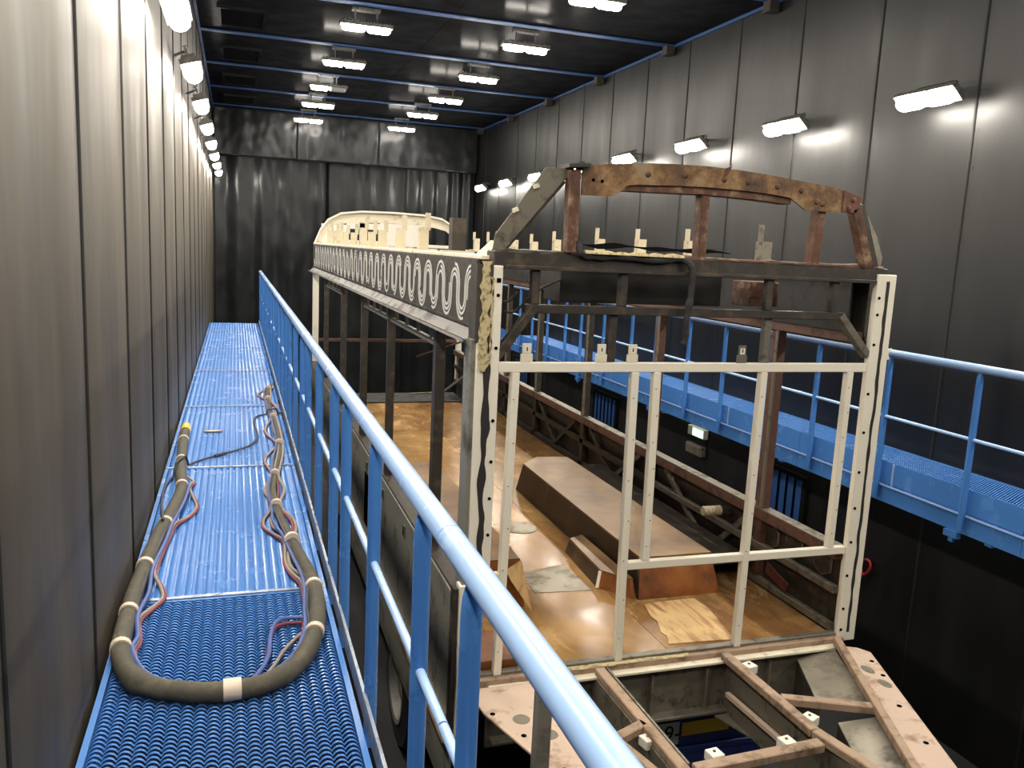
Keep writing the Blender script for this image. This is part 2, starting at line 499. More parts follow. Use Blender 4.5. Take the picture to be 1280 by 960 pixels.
va = thing('valance', 'black plastic valance sheets hanging from the ceiling above the far curtain', 'valance', (2.7, YE, 3.6))
for x0, x1, sd in ((XL + 0.03, 1.44, 2.2), (1.42, 3.4, 5.5), (3.38, XR - 0.03, 9.1)):
    o = drape('valance_sheet', x0, x1, YE - 0.02 - (0.012 if sd == 5.5 else 0), 3.6, ZC - 0.002, 0.012, 1.3, sd, nx=40, nz=24, wr=0.028)
    o.data.transform(Matrix.Translation(-world_loc(va))); o.parent = va
box('hem_bar', 'black_frame', va, XL + 0.03, XR - 0.03, YE + 0.03, YE + 0.06, 3.62, 3.66)

# ================================================================== LAMPS
def capsule_poly(L, W, n=7):
    r = W / 2; out = []
    for sx, a0 in ((1, -90), (-1, 90)):
        for q in range(n):
            a = math.radians(a0 + 180 * q / (n - 1))
            out.append((sx * (L / 2 - r) + math.cos(a) * r, math.sin(a) * r))
    return out
def lens_mesh(mat):
    """bulging capsule lens, long axis x, bulging to -z"""
    m = MB(); L, W = 0.315, 0.145
    p0 = capsule_poly(L, W); p1 = capsule_poly(L * 0.94, W * 0.8); p2 = capsule_poly(L * 0.8, W * 0.35)
    n = len(p0)
    vs_ = [(a, b, 0) for a, b in p0] + [(a, b, -0.045) for a, b in p1] + [(a, b, -0.062) for a, b in p2]
    fs = []
    for r in range(2):
        for i in range(n):
            j = (i + 1) % n
            fs.append((r * n + i, r * n + j, (r + 1) * n + j, (r + 1) * n + i))
    fs.append(tuple(range(2 * n, 3 * n)))
    m.add(vs_, fs)
    return m.mesh('lens', mat)
LENS = lens_mesh('lamp'); LENS_C = lens_mesh('lamp_ceiling'); LENS_OFF = lens_mesh('lamp_off')
hb = MB()
hb.box(-0.34, 0.34, -0.085, 0.085, 0.0, 0.045)
for q in range(16):
    x = -0.31 + q * 0.0413
    hb.box(x - 0.004, x + 0.004, -0.055, 0.055, 0.045, 0.075)
HOUS = hb.mesh('housing', 'lamp_body')
BRK_W = MB().bar((-0.2, 0, 0.06), (-0.2, 0, 0.16), 0.03, 0.008).bar((0.2, 0, 0.06), (0.2, 0, 0.16), 0.03, 0.008).bar((-0.22, 0, 0.16), (0.22, 0, 0.16), 0.035, 0.01).mesh('bracket', 'lamp_body')
def lamp(name, label, group, loc, rot, off=None, hang=0.0, wall=0.0):
    t = thing(name, label, 'lamp', loc, group)
    t.rotation_euler = rot
    def ch(nm, me, l):
        o = bpy.data.objects.new(nm, me); COL.objects.link(o); o.parent = t; o.location = l; return o
    ch('housing', HOUS, (0, 0, 0))
    for s_ in (-1, 1):
        ch('lens', LENS_OFF if off == s_ else (LENS_C if hang else LENS), (s_ * 0.162, 0, -0.001))
    if hang:
        hm = MB()
        for s_ in (-0.14, 0.14):
            hm.bar((s_, 0, 0.05), (s_, 0, hang), 0.02, 0.006)
        hm.bar((-0.18, 0, hang + 0.02), (0.18, 0, hang + 0.02), 0.12, 0.04)
        ch('hanger', hm.mesh('hanger', 'galv' if off else 'lamp_body'), (0, 0, 0))
    else:
        ch('bracket', BRK_W, (0, 0, 0))
        iv = t.rotation_euler.to_matrix().inverted()
        w_end = iv @ Vector((wall, 0, 0.1))
        ch('wall_arm', MB().bar((0, 0, 0.16), w_end, 0.05, 0.02).mesh('wall_arm', 'lamp_body'), (0, 0, 0))
    return t
place_words = ['behind the camera', 'beside the camera', 'above the near end of the walkway', 'nearest in view', 'second in view', 'third in view', 'fourth in view', 'fifth in view', 'sixth in view', 'seventh in view', 'farthest in view, beside the curtain']
for q in range(11):
    y = 0.12 + 2.0 * q
    if q >= 3: y = 6.12 + (q - 3) * 2.05
    if y > YE - 0.4: break
    lamp('wall_floodlight', 'glaring floodlight on the left wall over the walkway, ' + place_words[q], 'floodlights along the left wall', (XL + 0.17, y, 3.12), (math.radians(-18), 0, math.radians(90)), wall=-0.155)
for q in range(11):
    y = 6.2 + 2.03 * (q - 3)
    if y > YE - 0.4: break
    lamp('wall_floodlight', 'glaring floodlight on the right panelled wall, ' + place_words[q].replace('beside the curtain', 'by the corner'), 'floodlights along the right wall', (XR - 0.25, y - 0.06, 3.175), (math.radians(40), 0, math.radians(90)), wall=0.235)
cy = [-0.9, 1.55, 4.0, 6.5, 9.0, 11.42, 13.8, 16.1, 18.2, 20.6]
cw = ['behind the camera', 'above the camera', 'above the nose of the bus shell', 'above the front of the bus shell', 'nearest in view', 'second in view', 'third in view', 'fourth in view', 'fifth in view', 'farthest, in front of the valance']
for q, y in enumerate(cy):
    for x, side in ((1.63, 'left'), (3.82, 'right')):
        off = 1 if (side == 'left' and q == 7) else None
        lb = 'twin-lens ceiling lamp in the %s row, %s' % (side, cw[q] if side == 'right' or q < 5 or q > 8 else {5: 'nearest in view', 6: 'second in view', 7: '', 8: 'between the half-dark lamp and the farthest one'}[q])
        if off: lb = 'twin-lens ceiling lamp in the left row with one dark half'
        if side == 'left' and q == 4: lb = 'twin-lens ceiling lamp in the left row, above the top edge of view'
        lamp('ceiling_lamp', lb, 'twin-lens ceiling lamps', (x, y + 0.12, 4.47), (0, 0, 0), off, hang=0.19)

# ================================================================== WALKWAYS
def grating_mesh(width, length, pitch_y, cols, h, seg, faceneg):
    """deck plank of pressed louvres; local origin at its near left corner, z=0 is the deck top"""
    m = MB()
    rows = int((length - 0.06) / pitch_y)
    cw_ = (width - 0.05) / cols
    n = cols * seg
    for r in range(rows):
        y0 = 0.03 + r * pitch_y
        ylow, yhigh = (y0 + pitch_y * 0.98, y0 + pitch_y * 0.02) if faceneg else (y0, y0 + pitch_y * 0.96)
        vs_ = []; fs = []
        for i in range(n + 1):
            x = 0.025 + cw_ * i / seg
            a = math.sin(math.pi * ((i % seg) / seg)) if i % seg else 0.0
            a = a ** 0.7 if a > 0 else 0
            zt = -h + h * a
            if faceneg:      # arched strand seen from its open side: thin top edge, face leaning back underneath
                vs_ += [(x, yhigh + 0.0068, zt + 0.003), (x, yhigh, zt), (x, yhigh + 0.010, zt - 0.012)]
            else:
                vs_ += [(x, ylow, -h + h * a * 0.25), (x, yhigh, zt), (x, yhigh, zt - 0.0032)]
        for i in range(n):
            b = i * 3
            fs.append((b, b + 3, b + 4, b + 1)); fs.append((b + 1, b + 4, b + 5, b + 2))
        m.add(vs_, fs)
    return m
GR_NEAR = grating_mesh(0.915, 2.4, 0.0268, 19, 0.016, 6, True).mesh('grating', 'blue')
GR_FAR = grating_mesh(0.915, 2.4, 0.0245, 19, 0.013, 6, False).mesh('grating', 'blue')
def plank(parent, x0, y0, me, wd, ln):
    p = MB()
    p.box(x0, x0 + 0.022, y0 + 0.003, y0 + ln - 0.003, -0.07, 0.0)
    p.box(x0 + wd - 0.022, x0 + wd, y0 + 0.003, y0 + ln - 0.003, -0.07, 0.0)
    p.box(x0 + 0.022, x0 + wd - 0.022, y0 + 0.003, y0 + 0.03, -0.07, -0.003)
    p.box(x0 + 0.022, x0 + wd - 0.022, y0 + ln - 0.03, y0 + ln - 0.003, -0.07, -0.003)
    o = p.build('deck_plank', 'blue', parent)
    g_ = bpy.data.objects.new('grating', me); COL.objects.link(g_); g_.parent = o
    g_.location = Vector((x0, y0, 0)) - world_loc(parent)
    return o
def railing(parent, x, posts, y0, y1, joints, zt, zmid, out, zfoot, r_rail=0.031):
    cuts = [y0] + joints + [y1]
    for q in range(len(cuts) - 1):
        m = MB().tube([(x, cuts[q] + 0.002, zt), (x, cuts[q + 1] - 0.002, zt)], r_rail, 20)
        rl = m.build('top_rail', 'blue_rail_lit', parent, smooth=True)
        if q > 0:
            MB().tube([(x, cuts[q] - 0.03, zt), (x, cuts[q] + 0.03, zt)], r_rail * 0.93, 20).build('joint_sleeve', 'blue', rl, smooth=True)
        MB().tube([(x, cuts[q] + 0.004, zmid), (x, cuts[q + 1] - 0.004, zmid)], 0.0135, 12).build('mid_rail', 'blue_rail_lit', parent, smooth=True)
    for y in posts:
        zs = [zfoot, zt - 0.16, zt - 0.10, zt - 0.06, zt - 0.035, zt - 0.015]
        rr = [0.024, 0.024, 0.024, 0.0215, 0.015, 0.008]
        MB().tube([(x, y, z) for z in zs], rr, 14).build('post', 'blue', parent, smooth=True)
# ---- left (near) walkway
wkL = thing('walkway', 'blue grated walkway with pipe railing along the left wall', 'walkway', (0.0, 8.0, -0.2))
WX0 = -0.495
yj = [-3.17, -0.77, 1.63, 4.03, 6.43, 8.83, 11.23, 13.63, 16.03]
for q, y0 in enumerate(yj):
    ln = 2.4 if q < 8 else 1.6
    me = GR_NEAR if q < 3 else GR_FAR
    if q == 8:
        me = grating_mesh(0.915, 1.6, 0.0245, 19, 0.013, 6, False).mesh('grating', 'blue')
    plank(wkL, WX0, y0, me, 0.915, ln)
    cl = MB().box(WX0 + 0.01, WX0 + 0.905, y0 - 0.012, y0 + 0.012, -0.002, 0.003)
    cl.build('joint_strip', 'galv', wkL)
for q, y0 in enumerate(yj):
    ln = 2.4 if q < 8 else 1.6
    t = MB()
    t.box(0.440, 0.444, y0 + 0.004, y0 + ln - 0.004, -0.03, 0.055)
    t.box(0.444, 0.452, y0 + 0.004, y0 + ln - 0.004, 0.051, 0.055)
    t.build('toe_board', 'galv', wkL)
bm_ = MB()
bm_.box(0.405, 0.438, -3.17, 17.6, -0.2, -0.072).build('edge_beam', 'blue', wkL)
MB().box(WX0, WX0 + 0.03, -3.17, 17.6, -0.2, -0.072).build('edge_beam', 'blue', wkL)
for q in range(9):
    y = -2.9 + 2.4 * q
    MB().bar((WX0 + 0.03, y, -0.14), (0.405, y, -0.14), 0.06, 0.1).build('cross_bearer', 'blue', wkL)
    MB().bar((0.38, y, -0.2), (XL + 0.02, y, -0.85), 0.06, 0.05).build('wall_brace', 'blue', wkL)
posts = []
for q in range(-2, 8):
    posts += [2.09 + 2.1 * q, 2.89 + 2.1 * q, 3.70 + 2.1 * q]
posts = [p for p in posts if -2.4 < p < 17.5] + [17.45]
joints = [1.80 + 2.1 * q for q in range(-1, 8)]
railing(wkL, 0.470, posts, -2.4, 17.5, joints, 1.035, 0.56, 1, -0.16)
# ---- right (far) walkway
wkR = thing('walkway', 'blue walkway with pipe railing along the dark right wall behind the bus shell', 'walkway', (5.5, 8.0, -0.2))
GRR = grating_mesh(0.95, 2.4, 0.0245, 19, 0.013, 4, True).mesh('grating', 'blue')
for q, y0 in enumerate(yj):
    if q == 8: continue
    plank(wkR, 5.04, y0, GRR, 0.95, 2.4)
    MB().box(5.05, 5.98, y0 - 0.01, y0 + 0.01, -0.002, 0.003).build('joint_strip', 'galv', wkR)
    box('toe_board', 'blue', wkR, 5.022, 5.030, y0 + 0.004, y0 + 2.396, -0.03, 0.15)
    MB().bar((5.016, y0 + 1.2, 0.145), (5.016, y0 + 1.2, -0.04), 0.012, 0.012).build('stiffener', 'blue_rail_lit', wkR)
    fb = MB().box(5.018, 5.036, y0 + 0.002, y0 + 2.398, -0.185, -0.045)
    fb.build('fascia_beam', 'blue', wkR)
    MB().box(4.995, 5.03, y0 + 0.002, y0 + 2.398, -0.05, -0.044).build('fascia_lip', 'blue_rail_lit', wkR)
    MB().box(4.99, 5.03, y0 + 0.5, y0 + 0.62, -0.235, -0.187).box(5.0, 5.02, y0 + 0.54, y0 + 0.58, -0.27, -0.235).build('hanger_clip', 'blue', wkR)
for q in range(9):
    y = -2.9 + 2.4 * q
    MB().bar((5.036, y, -0.16), (XR - 0.02, y, -0.16), 0.06, 0.1).build('cross_bearer', 'blue', wkR)
pr = [-1.2, -0.3, 0.6, 1.6, 2.6, 3.65, 4.5, 5.36, 6.22, 6.92, 7.75, 8.5, 9.3, 9.98, 10.87, 11.7, 12.33, 13.14, 13.9, 14.6, 15.3, 16.0]
railing(wkR, 4.98, pr, -1.8, 16.0, [0.2, 2.3, 5.8, 8.9, 12.0, 14.2], 1.03, 0.52, -1, -0.15)

# ================================================================== right wall fittings below the walkway
for y, tx in ((7.9, 'blue slatted wall vent seen low through the front right of the bus shell'), (12.77, 'blue slatted wall vent seen low through the middle of the bus shell'), (17.2, 'blue slatted wall vent farthest away, low on the right wall')):
    v = thing('wall_vent', tx, 'vent', (XR - 0.03, y, -1.25), 'blue slatted vents low on the right wall')
    f = MB()
    xa, xb = XR - 0.06, XR - 0.02
    y0, y1, z0, z1 = y - 0.48, y + 0.48, -1.3, -0.62
    f.box(xa, xb, y0, y1, z0, z0 + 0.05).box(xa, xb, y0, y1, z1 - 0.05, z1).box(xa, xb, y0, y0 + 0.05, z0 + 0.05, z1 - 0.05).box(xa, xb, y1 - 0.05, y1, z0 + 0.05, z1 - 0.05)
    f.build('frame', 'vent', v)
    sl = MB().prism([(-0.012, -0.056), (0.006, 0.062), (0.012, 0.062), (-0.006, -0.056)], 'z', -0.29, 0.29).mesh('slat', 'blue_beam')  # darker beam blue puts the shading into the slat colour
    for q in range(6):
        place('slat', sl, v, (XR - 0.05, y - 0.36 + q * 0.144, -0.96))
ex = thing('exit_light', 'small green-lit emergency exit sign box low on the right wall', 'sign', (XR - 0.05, 9.74, -0.7))
MB().box(XR - 0.09, XR - 0.02, 9.52, 9.94, -0.68, -0.55).build('housing', 'white', ex, bevel=0.006)
MB().box(XR - 0.096, XR - 0.0905, 9.54, 9.80, -0.665, -0.565).build('lit_panel', 'exit_green', ex)
jb = thing('junction_box', 'grey metal junction box under the green exit sign', 'box', (XR - 0.06, 9.75, -0.95))
MB().box(XR - 0.10, XR - 0.02, 9.55, 9.95, -0.93, -0.79).build('body', 'steel_bare', jb, bevel=0.008)
MB().box(XR - 0.106, XR - 0.1005, 9.57, 9.93, -0.915, -0.805).build('lid', 'steel_bare', jb, bevel=0.003)
hk = thing('red_rope', 'small hank of red rope hanging low on the dark right wall', 'rope', (XR - 0.05, 6.4, -1.45))
pts = catmull([(XR - 0.04, 6.44, -1.18), (XR - 0.05, 6.50, -1.24), (XR - 0.06, 6.42, -1.33), (XR - 0.06, 6.34, -1.24), (XR - 0.05, 6.38, -1.17), (XR - 0.07, 6.47, -1.22), (XR - 0.07, 6.44, -1.36), (XR - 0.06, 6.52, -1.44), (XR - 0.05, 6.58, -1.38), (XR - 0.05, 6.6, -1.30)], 6)
MB().tube(pts, 0.013, 8).build('rope_coil', 'red', hk, smooth=True)
MB().tube([(XR - 0.02, 6.42, -1.17), (XR - 0.10, 6.42, -1.17), (XR - 0.105, 6.42, -1.145)], 0.006, 6).build('hook', 'steel_bare', hk)

# ================================================================== BUS SHELL
FZ = -0.62                      # bus floor level
bus = thing('bus_body', 'stripped bus body shell of bare cream, sooty and rusty framing without glass or roof skin', 'bus', (2.45, 9.0, -1.12))
FY = 4.10                       # front frame plane
def bdisc(r=0.009, n=12, d=0.004):
    return MB().tube([(0, 0, 0), (0, -d, 0)], r, n).mesh('bolt_hole', 'hole')
HOLE = bdisc()
BOLT = MB().tube([(0, 0, 0), (0, -0.006, 0), (0, -0.010, 0)], [0.016, 0.015, 0.008], 8).mesh('bolt', 'rust_dark')
def ribbon(name, mat, parent, xz, widths, y, th, jag=0.0, seed=0):
    """wavy upright strip facing -y: xz list of (x,z), half widths"""
    m = MB(); vs_ = []; fs = []
    for i, (x, z) in enumerate(xz):
        wl_ = widths[i] * (1 + jag * noise.noise(Vector((z * 9, seed, 0.2)))) ; wr_ = widths[i] * (1 + jag * noise.noise(Vector((z * 11, seed + 5, 0.7))))
        vs_ += [(x - wl_, y, z), (x - wl_, y - th, z), (x + wr_, y - th, z), (x + wr_, y, z)]
    n = len(xz)
    for i in range(n - 1):
        for q in range(4):
            q2 = (q + 1) % 4
            fs.append((i * 4 + q, i * 4 + q2, (i + 1) * 4 + q2, (i + 1) * 4 + q))
    fs += [(0, 1, 2, 3), ((n - 1) * 4 + 3, (n - 1) * 4 + 2, (n - 1) * 4 + 1, (n - 1) * 4)]
    m.add(vs_, fs)
    return m.build(name, mat, parent)
def lerp(a, b, t): return a + (b - a) * t
# ---- corner posts
cl_ = MB().prism([(1.165, FY - 0.03), (1.288, FY - 0.03), (1.288, FY + 0.05), (1.25, FY + 0.05), (1.25, FY + 0.005), (1.165, FY + 0.09)], 'z', -0.12, 1.62).build('corner_post', 'cream', bus, bevel=0.004)
zs = [lerp(-0.11, 1.50, q / 60) for q in range(61)]
ribbon('sealant_strip', 'seal', cl_, [(1.222 + 0.009 * noise.noise(Vector((z * 3, 1, 0))), z) for z in zs], [0.017] * 61, FY - 0.0301, 0.003, 0.9, 2)
zs = [lerp(1.08, 1.64, q / 50) for q in range(51)]
ribbon('sealant_crust', 'crust', cl_, [(1.196 + 0.008 * noise.noise(Vector((z * 14, 4, 0))), z) for z in zs], [0.026 * (0.9 + 0.5 * noise.noise(Vector((z * 30, 2, 0)))) for z in zs], FY - 0.0336, 0.012, 0.9, 7)
zs = [lerp(1.12, 1.56, q / 40) for q in range(41)]
ribbon('sealant_crust', 'crust', cl_, [(1.232 + 0.008 * noise.noise(Vector((z * 18, 9, 0))), z) for z in zs], [max(0.001, 0.004 + 0.02 * noise.noise(Vector((z * 22, 6, 0)))) for z in zs], FY - 0.0337, 0.008, 0.9, 3)
box('side_strip', 'grey_side', cl_, 1.140, 1.1645, FY - 0.01, FY + 0.10, -0.1, 1.24, 0.002)
box('upper_cover', 'panel_grey', cl_, 1.158, 1.1649, FY - 0.0302, FY + 0.12, 1.23, 1.625)
box('upper_cover', 'panel_grey', cl_, 1.150, 1.236, FY - 0.0335, FY - 0.0302, 1.23, 1.625)
lp = MB().box(1.125, 1.192, FY - 0.03, FY + 0.05, -0.95, -0.08).build('lower_corner_post', 'cream', bus, bevel=0.003)
box('side_strip', 'black_frame', lp, 1.098, 1.1245, FY - 0.01, FY + 0.06, -0.95, -0.1, 0.002)
for z in (1.47, 1.20, 0.82, 0.60, 0.40, 0.20, 0.0):
    place('bolt_hole', HOLE, cl_, (1.266, FY - 0.0301, z))
MB().box(1.255, 1.277, FY - 0.034, FY - 0.0301, 1.535, 1.557).build('square_hole', 'hole', cl_)
cr_ = MB().prism([(3.615, FY - 0.03), (3.755, FY - 0.03), (3.755, FY + 0.06), (3.66, FY + 0.06), (3.66, FY + 0.0), (3.615, FY + 0.0)], 'z', -0.66, 1.66).build('corner_post', 'cream', bus, bevel=0.004)
zs = [lerp(-0.6, 1.62, q / 70) for q in range(71)]
ribbon('sealant_strip', 'seal', cr_, [(3.695 + 0.006 * noise.noise(Vector((z * 4, 11, 0))), z) for z in zs], [0.010] * 71, FY - 0.0301, 0.003, 0.9, 12)
for z in (1.52, 1.42, 1.24, 0.94, 0.70, 0.45, 0.22, 0.0, -0.22, -0.44, -0.58):
    place('bolt_hole', HOLE, cr_, (3.640, FY - 0.0301, z))
MB().prism([(3.756, 1.14), (3.80, 1.15), (3.785, 1.18), (3.805, 1.22), (3.77, 1.20), (3.756, 1.22)], 'y', FY, FY + 0.003).build('torn_tab', 'white', cr_)
# ---- front header and frame
hd = MB().box(1.24, 3.70, FY - 0.02, FY + 0.12, 1.605, 1.695).build('front_header', 'black_frame', bus, bevel=0.006)
MB().box(1.30, 3.60, FY - 0.045, FY - 0.0205, 1.605, 1.625).build('header_lip', 'black_frame', hd, bevel=0.003)
def crust_strip(name, mat, parent, x0, x1, y0, y1, z, hgt, seed, n=60):
    m = MB(); vs_ = []; fs = []
    for i in range(n + 1):
        x = lerp(x0, x1, i / n)
        h = hgt * (0.6 + 0.9 * abs(noise.noise(Vector((x * 9, seed, 0)))))
        dy = 0.02 * noise.noise(Vector((x * 12, seed + 3, 0)))
        vs_ += [(x, y0 + dy, z), (x, y0 + dy + 0.006, z + h * 0.7), (x, (y0 + y1) / 2, z + h), (x, y1, z + h * 0.6), (x, y1, z)]
    for i in range(n):
        for q in range(4):
            fs.append((i * 5 + q, i * 5 + q + 1, (i + 1) * 5 + q + 1, (i + 1) * 5 + q))
    fs += [tuple(range(5)), tuple(n * 5 + 4 - q for q in range(5))]
    m.add(vs_, fs); return m.build(name, mat, parent)
crust_strip('header_crust', 'rust_dark', hd, 2.3, 3.66, FY - 0.018, FY + 0.1, 1.695, 0.022, 3.3)
crust_strip('header_crust', 'black_frame', hd, 1.26, 1.66, FY - 0.015, FY + 0.1, 1.695, 0.015, 8.3, 24)
# weather seal lying on the header and hanging down
pl = catmull([(1.69, FY - 0.03, 1.76), (1.70, FY - 0.04, 1.70), (1.78, FY - 0.035, 1.685), (1.95, FY - 0.035, 1.69), (2.15, FY - 0.04, 1.68), (2.28, FY - 0.035, 1.695), (2.345, FY - 0.06, 1.65), (2.352, FY - 0.062, 1.50), (2.338, FY - 0.06, 1.36), (2.346, FY - 0.05, 1.27), (2.335, FY - 0.05, 1.235)], 8)
seal = MB().tube(pl, [0.018 + 0.007 * noise.noise(Vector((q * 0.35, 1, 2))) for q in range(len(pl))], 8).build('weather_seal', 'seal', bus, smooth=True)
crust_strip('sealant_crust', 'crust', seal, 1.72, 2.30, FY - 0.062, FY - 0.02, 1.700, 0.020, 5.3, 70)
fb_ = MB(); vs_ = []; fs = []
for i in range(25):
    t = i / 24; x = lerp(1.9, 2.75, t)
    z = 1.735 + 0.02 * noise.noise(Vector((x * 5, 3, 1)))
    vs_ += [(x, FY + 0.2, z), (x, FY + 0.42, z + 0.02), (x, FY + 0.42, z + 0.024), (x, FY + 0.2, z + 0.004)]
for i in range(24):
    for q in range(4):
        q2 = (q + 1) % 4
        fs.append((i * 4 + q, i * 4 + q2, (i + 1) * 4 + q2, (i + 1) * 4 + q))
fs += [(0, 1, 2, 3), (99, 98, 97, 96)]
fb_.add(vs_, fs).build('torn_sheet_flap', 'hole', bus)
DK = 'black_frame'
ur = bar('upper_rail', DK, bus, (1.42, FY, 1.405), (3.42, FY, 1.405), 0.05, 0.045)
for x in (1.47, 1.97, 2.885, 3.335):
    bar('upper_stud', DK, bus, (x, FY, 1.428), (x, FY, 1.604), 0.045, 0.045)
bar('corner_brace', DK, bus, (1.47, FY, 1.41), (1.275, FY, 1.15), 0.045, 0.055, up=(0, 1, 0))
bar('corner_brace', 'steel_bare', bus, (3.39, FY, 1.41), (3.62, FY, 1.17), 0.045, 0.055, up=(0, 1, 0))
bar('upper_stud', DK, bus, (1.93, FY + 0.02, 1.125), (1.93, FY + 0.02, 1.382), 0.05, 0.045)
bar('upper_stud', 'steel_bare', bus, (2.91, FY + 0.02, 1.125), (2.91, FY + 0.02, 1.382), 0.045, 0.045)
WH = 'cream'
bar('middle_rail', WH, bus, (1.285, FY, 1.098), (3.625, FY, 1.098), 0.04, 0.052)
for x in (1.44, 1.865, 2.05, 2.74):
    t = MB().box(x - 0.034, x + 0.034, FY - 0.018, FY - 0.010, 1.1245, 1.17).box(x - 0.025, x + 0.025, FY - 0.018, FY - 0.010, 1.17, 1.225)
    tb = t.build('rail_tab', 'steel_bare' if x in (2.74,) else 'white_dirty', bus, bevel=0.002)
    MB().box(x - 0.015, x + 0.015, FY - 0.020, FY - 0.0182, 1.175, 1.21).build('tab_pad', 'white', tb)
    MB().box(x - 0.003, x + 0.003, FY - 0.0215, FY - 0.0202, 1.185, 1.205).build('tab_slot', 'hole', tb)
for x0, x1, z0, wd in ((1.385, 1.36, -0.62, 0.045), (2.075, 2.095, -0.62, 0.045), (2.21, 2.225, -0.022, 0.045), (2.90, 2.89, -0.62, 0.045), (3.505, 3.50, -0.03, 0.045)):
    p = bar('window_post', WH, bus, (x1, FY, z0), (x0, FY, 1.072), wd, 0.045)
    for q in range(7):
        t = (q + 0.6) / 7.2
        zz = lerp(z0, 1.07, t)
        pl_ = place('screw_hole', HOLE, p, (lerp(x1, x0, t) + (0.008 if q % 2 else -0.006), FY - 0.0226, zz)); pl_.scale = (0.35, 0.6, 0.35)
bar('lower_rail', WH, bus, (2.11, FY, -0.045), (3.615, FY, -0.055), 0.04, 0.048)
bar('lower_rail', WH, bus, (1.29, FY, -0.05), (1.345, FY, -0.05), 0.04, 0.048)
sl_ = MB().box(1.22, 3.66, FY - 0.05, FY + 0.05, -0.70, -0.622).build('sill', 'nose', bus, bevel=0.006)
MB().box(1.24, 3.64, FY - 0.018, FY + 0.028, -0.622, -0.604).build('sill_cap', 'steel_bare', sl_, bevel=0.003)
MB().box(1.30, 3.62, FY - 0.105, FY - 0.0505, -0.672, -0.655).build('sill_flange', 'white_dirty', sl_, bevel=0.003)
crust_strip('sealant_crust', 'crust', sl_, 1.55, 2.55, FY - 0.052, FY - 0.02, -0.622, 0.008, 15.3, 60)
for x in (1.75, 2.0, 2.5, 2.7, 3.1, 3.3):
    MB().box(x - 0.045, x + 0.045, FY - 0.0505, FY - 0.05, -0.666, -0.662).build('sill_slot', 'hole', sl_)

# ---- front roof hoop
top = [(1.69, 2.14), (1.85, 2.165), (2.01, 2.18), (2.2, 2.19), (2.4, 2.193), (2.6, 2.188), (2.8, 2.175), (3.0, 2.158), (3.12, 2.148), (3.25, 2.135), (3.30, 2.128)]
bot = [(3.30, 2.0), (3.22, 2.0), (3.06, 2.0), (2.95, 2.062), (2.8, 2.075), (2.6, 2.082), (2.4, 2.083), (2.2, 2.078), (2.0, 2.068), (1.95, 2.062), (1.87, 2.0), (1.69, 1.995)]
hoop = MB().prism(top + bot, 'y', FY - 0.03, FY - 0.015).build('roof_hoop', 'rust', bus)
ub = MB()
bt = [(1.94, 2.075), (2.2, 2.08), (2.4, 2.085), (2.6, 2.084), (2.8, 2.077), (2.97, 2.068)]
ub.prism(bt + [(x, z - 0.04) for x, z in reversed(bt)], 'y', FY - 0.0145, FY + 0.09).build('hoop_channel', 'rust_dark', hoop)
MB().prism(top + [(x, z - 0.02) for x, z in reversed(top)], 'y', FY - 0.0145, FY + 0.075).build('hoop_top_flange', 'rust', hoop)
for x, z in ((1.75, 2.075), (1.80, 2.072), (2.06, 2.125), (2.28, 2.135), (2.52, 2.13), (2.67, 2.125), (2.86, 2.115), (3.02, 2.105), (3.13, 2.05), (3.17, 2.04)):
    place('bolt', HOLE if x < 1.9 else BOLT, hoop, (x, FY - 0.0302, z))
MB().prism([(3.305, 2.127), (3.44, 2.095), (3.40, 2.0), (3.305, 2.005)], 'y', FY - 0.04, FY - 0.02).build('hoop_end_plate', 'rust_orange', hoop, bevel=0.003)
for x, z in ((3.37, 2.075), (3.345, 2.025)):
    place('bolt', BOLT, hoop, (x, FY - 0.041, z))
MB().prism([(2.52, 2.19), (2.56, 2.205), (2.54, 2.16), (2.51, 2.13)], 'y', FY - 0.0345, FY - 0.0305).build('torn_edge', 'rust_dark', hoop)
bar('hoop_post', 'rust_dark', bus, (1.655, FY + 0.0, 1.70), (1.648, FY + 0.0, 2.12), 0.07, 0.06, 0.005)
bar('hoop_post', 'rust_dark', bus, (2.435, FY + 0.03, 1.70), (2.43, FY + 0.03, 2.05), 0.075, 0.05, 0.005)
bar('hoop_post', 'rust_orange', bus, (3.18, FY + 0.03, 1.70), (3.195, FY + 0.03, 2.02), 0.075, 0.055, 0.005)
# left raking bow: plate plus dark channel
lb = MB().prism([(1.235, 1.70), (1.30, 1.70), (1.61, 2.075), (1.66, 2.085), (1.66, 2.125), (1.50, 2.125), (1.245, 1.775)], 'y', FY + 0.0, FY + 0.008).build('raking_bow', 'steel_bare', bus, bevel=0.002)
MB().bar((1.285, FY + 0.055, 1.70), (1.60, FY + 0.055, 2.07), 0.09, 0.045, (0, 0, 1)).build('bow_channel', 'black_frame', lb, bevel=0.004)
MB().bar((1.56, FY + 0.05, 2.095), (1.70, FY + 0.05, 2.10), 0.08, 0.05).build('bow_head', 'black_frame', lb, bevel=0.004)
MB().bar((1.60, FY - 0.0, 2.135), (1.72, FY - 0.0, 2.145), 0.13, 0.02).build('bow_cap', 'black_frame', lb, bevel=0.002)
for x, z in ((1.345, 1.895), (1.45, 2.02)):
    MB().bar((x - 0.015, FY - 0.008, z), (x + 0.012, FY - 0.008, z + 0.012), 0.016, 0.02).build('clip', 'white_dirty', lb)
rb_ = MB().prism([(3.46, 2.09), (3.52, 2.02), (3.62, 1.88), (3.675, 1.76), (3.67, 1.70), (3.60, 1.70), (3.50, 1.90), (3.42, 2.04)], 'y', FY + 0.02, FY + 0.03).build('raking_bow', 'plate_grey', bus, bevel=0.002)
MB().bar((3.535, FY - 0.01, 1.70), (3.405, FY - 0.01, 2.03), 0.06, 0.06).build('bow_channel', 'rust_dark', rb_, bevel=0.004)
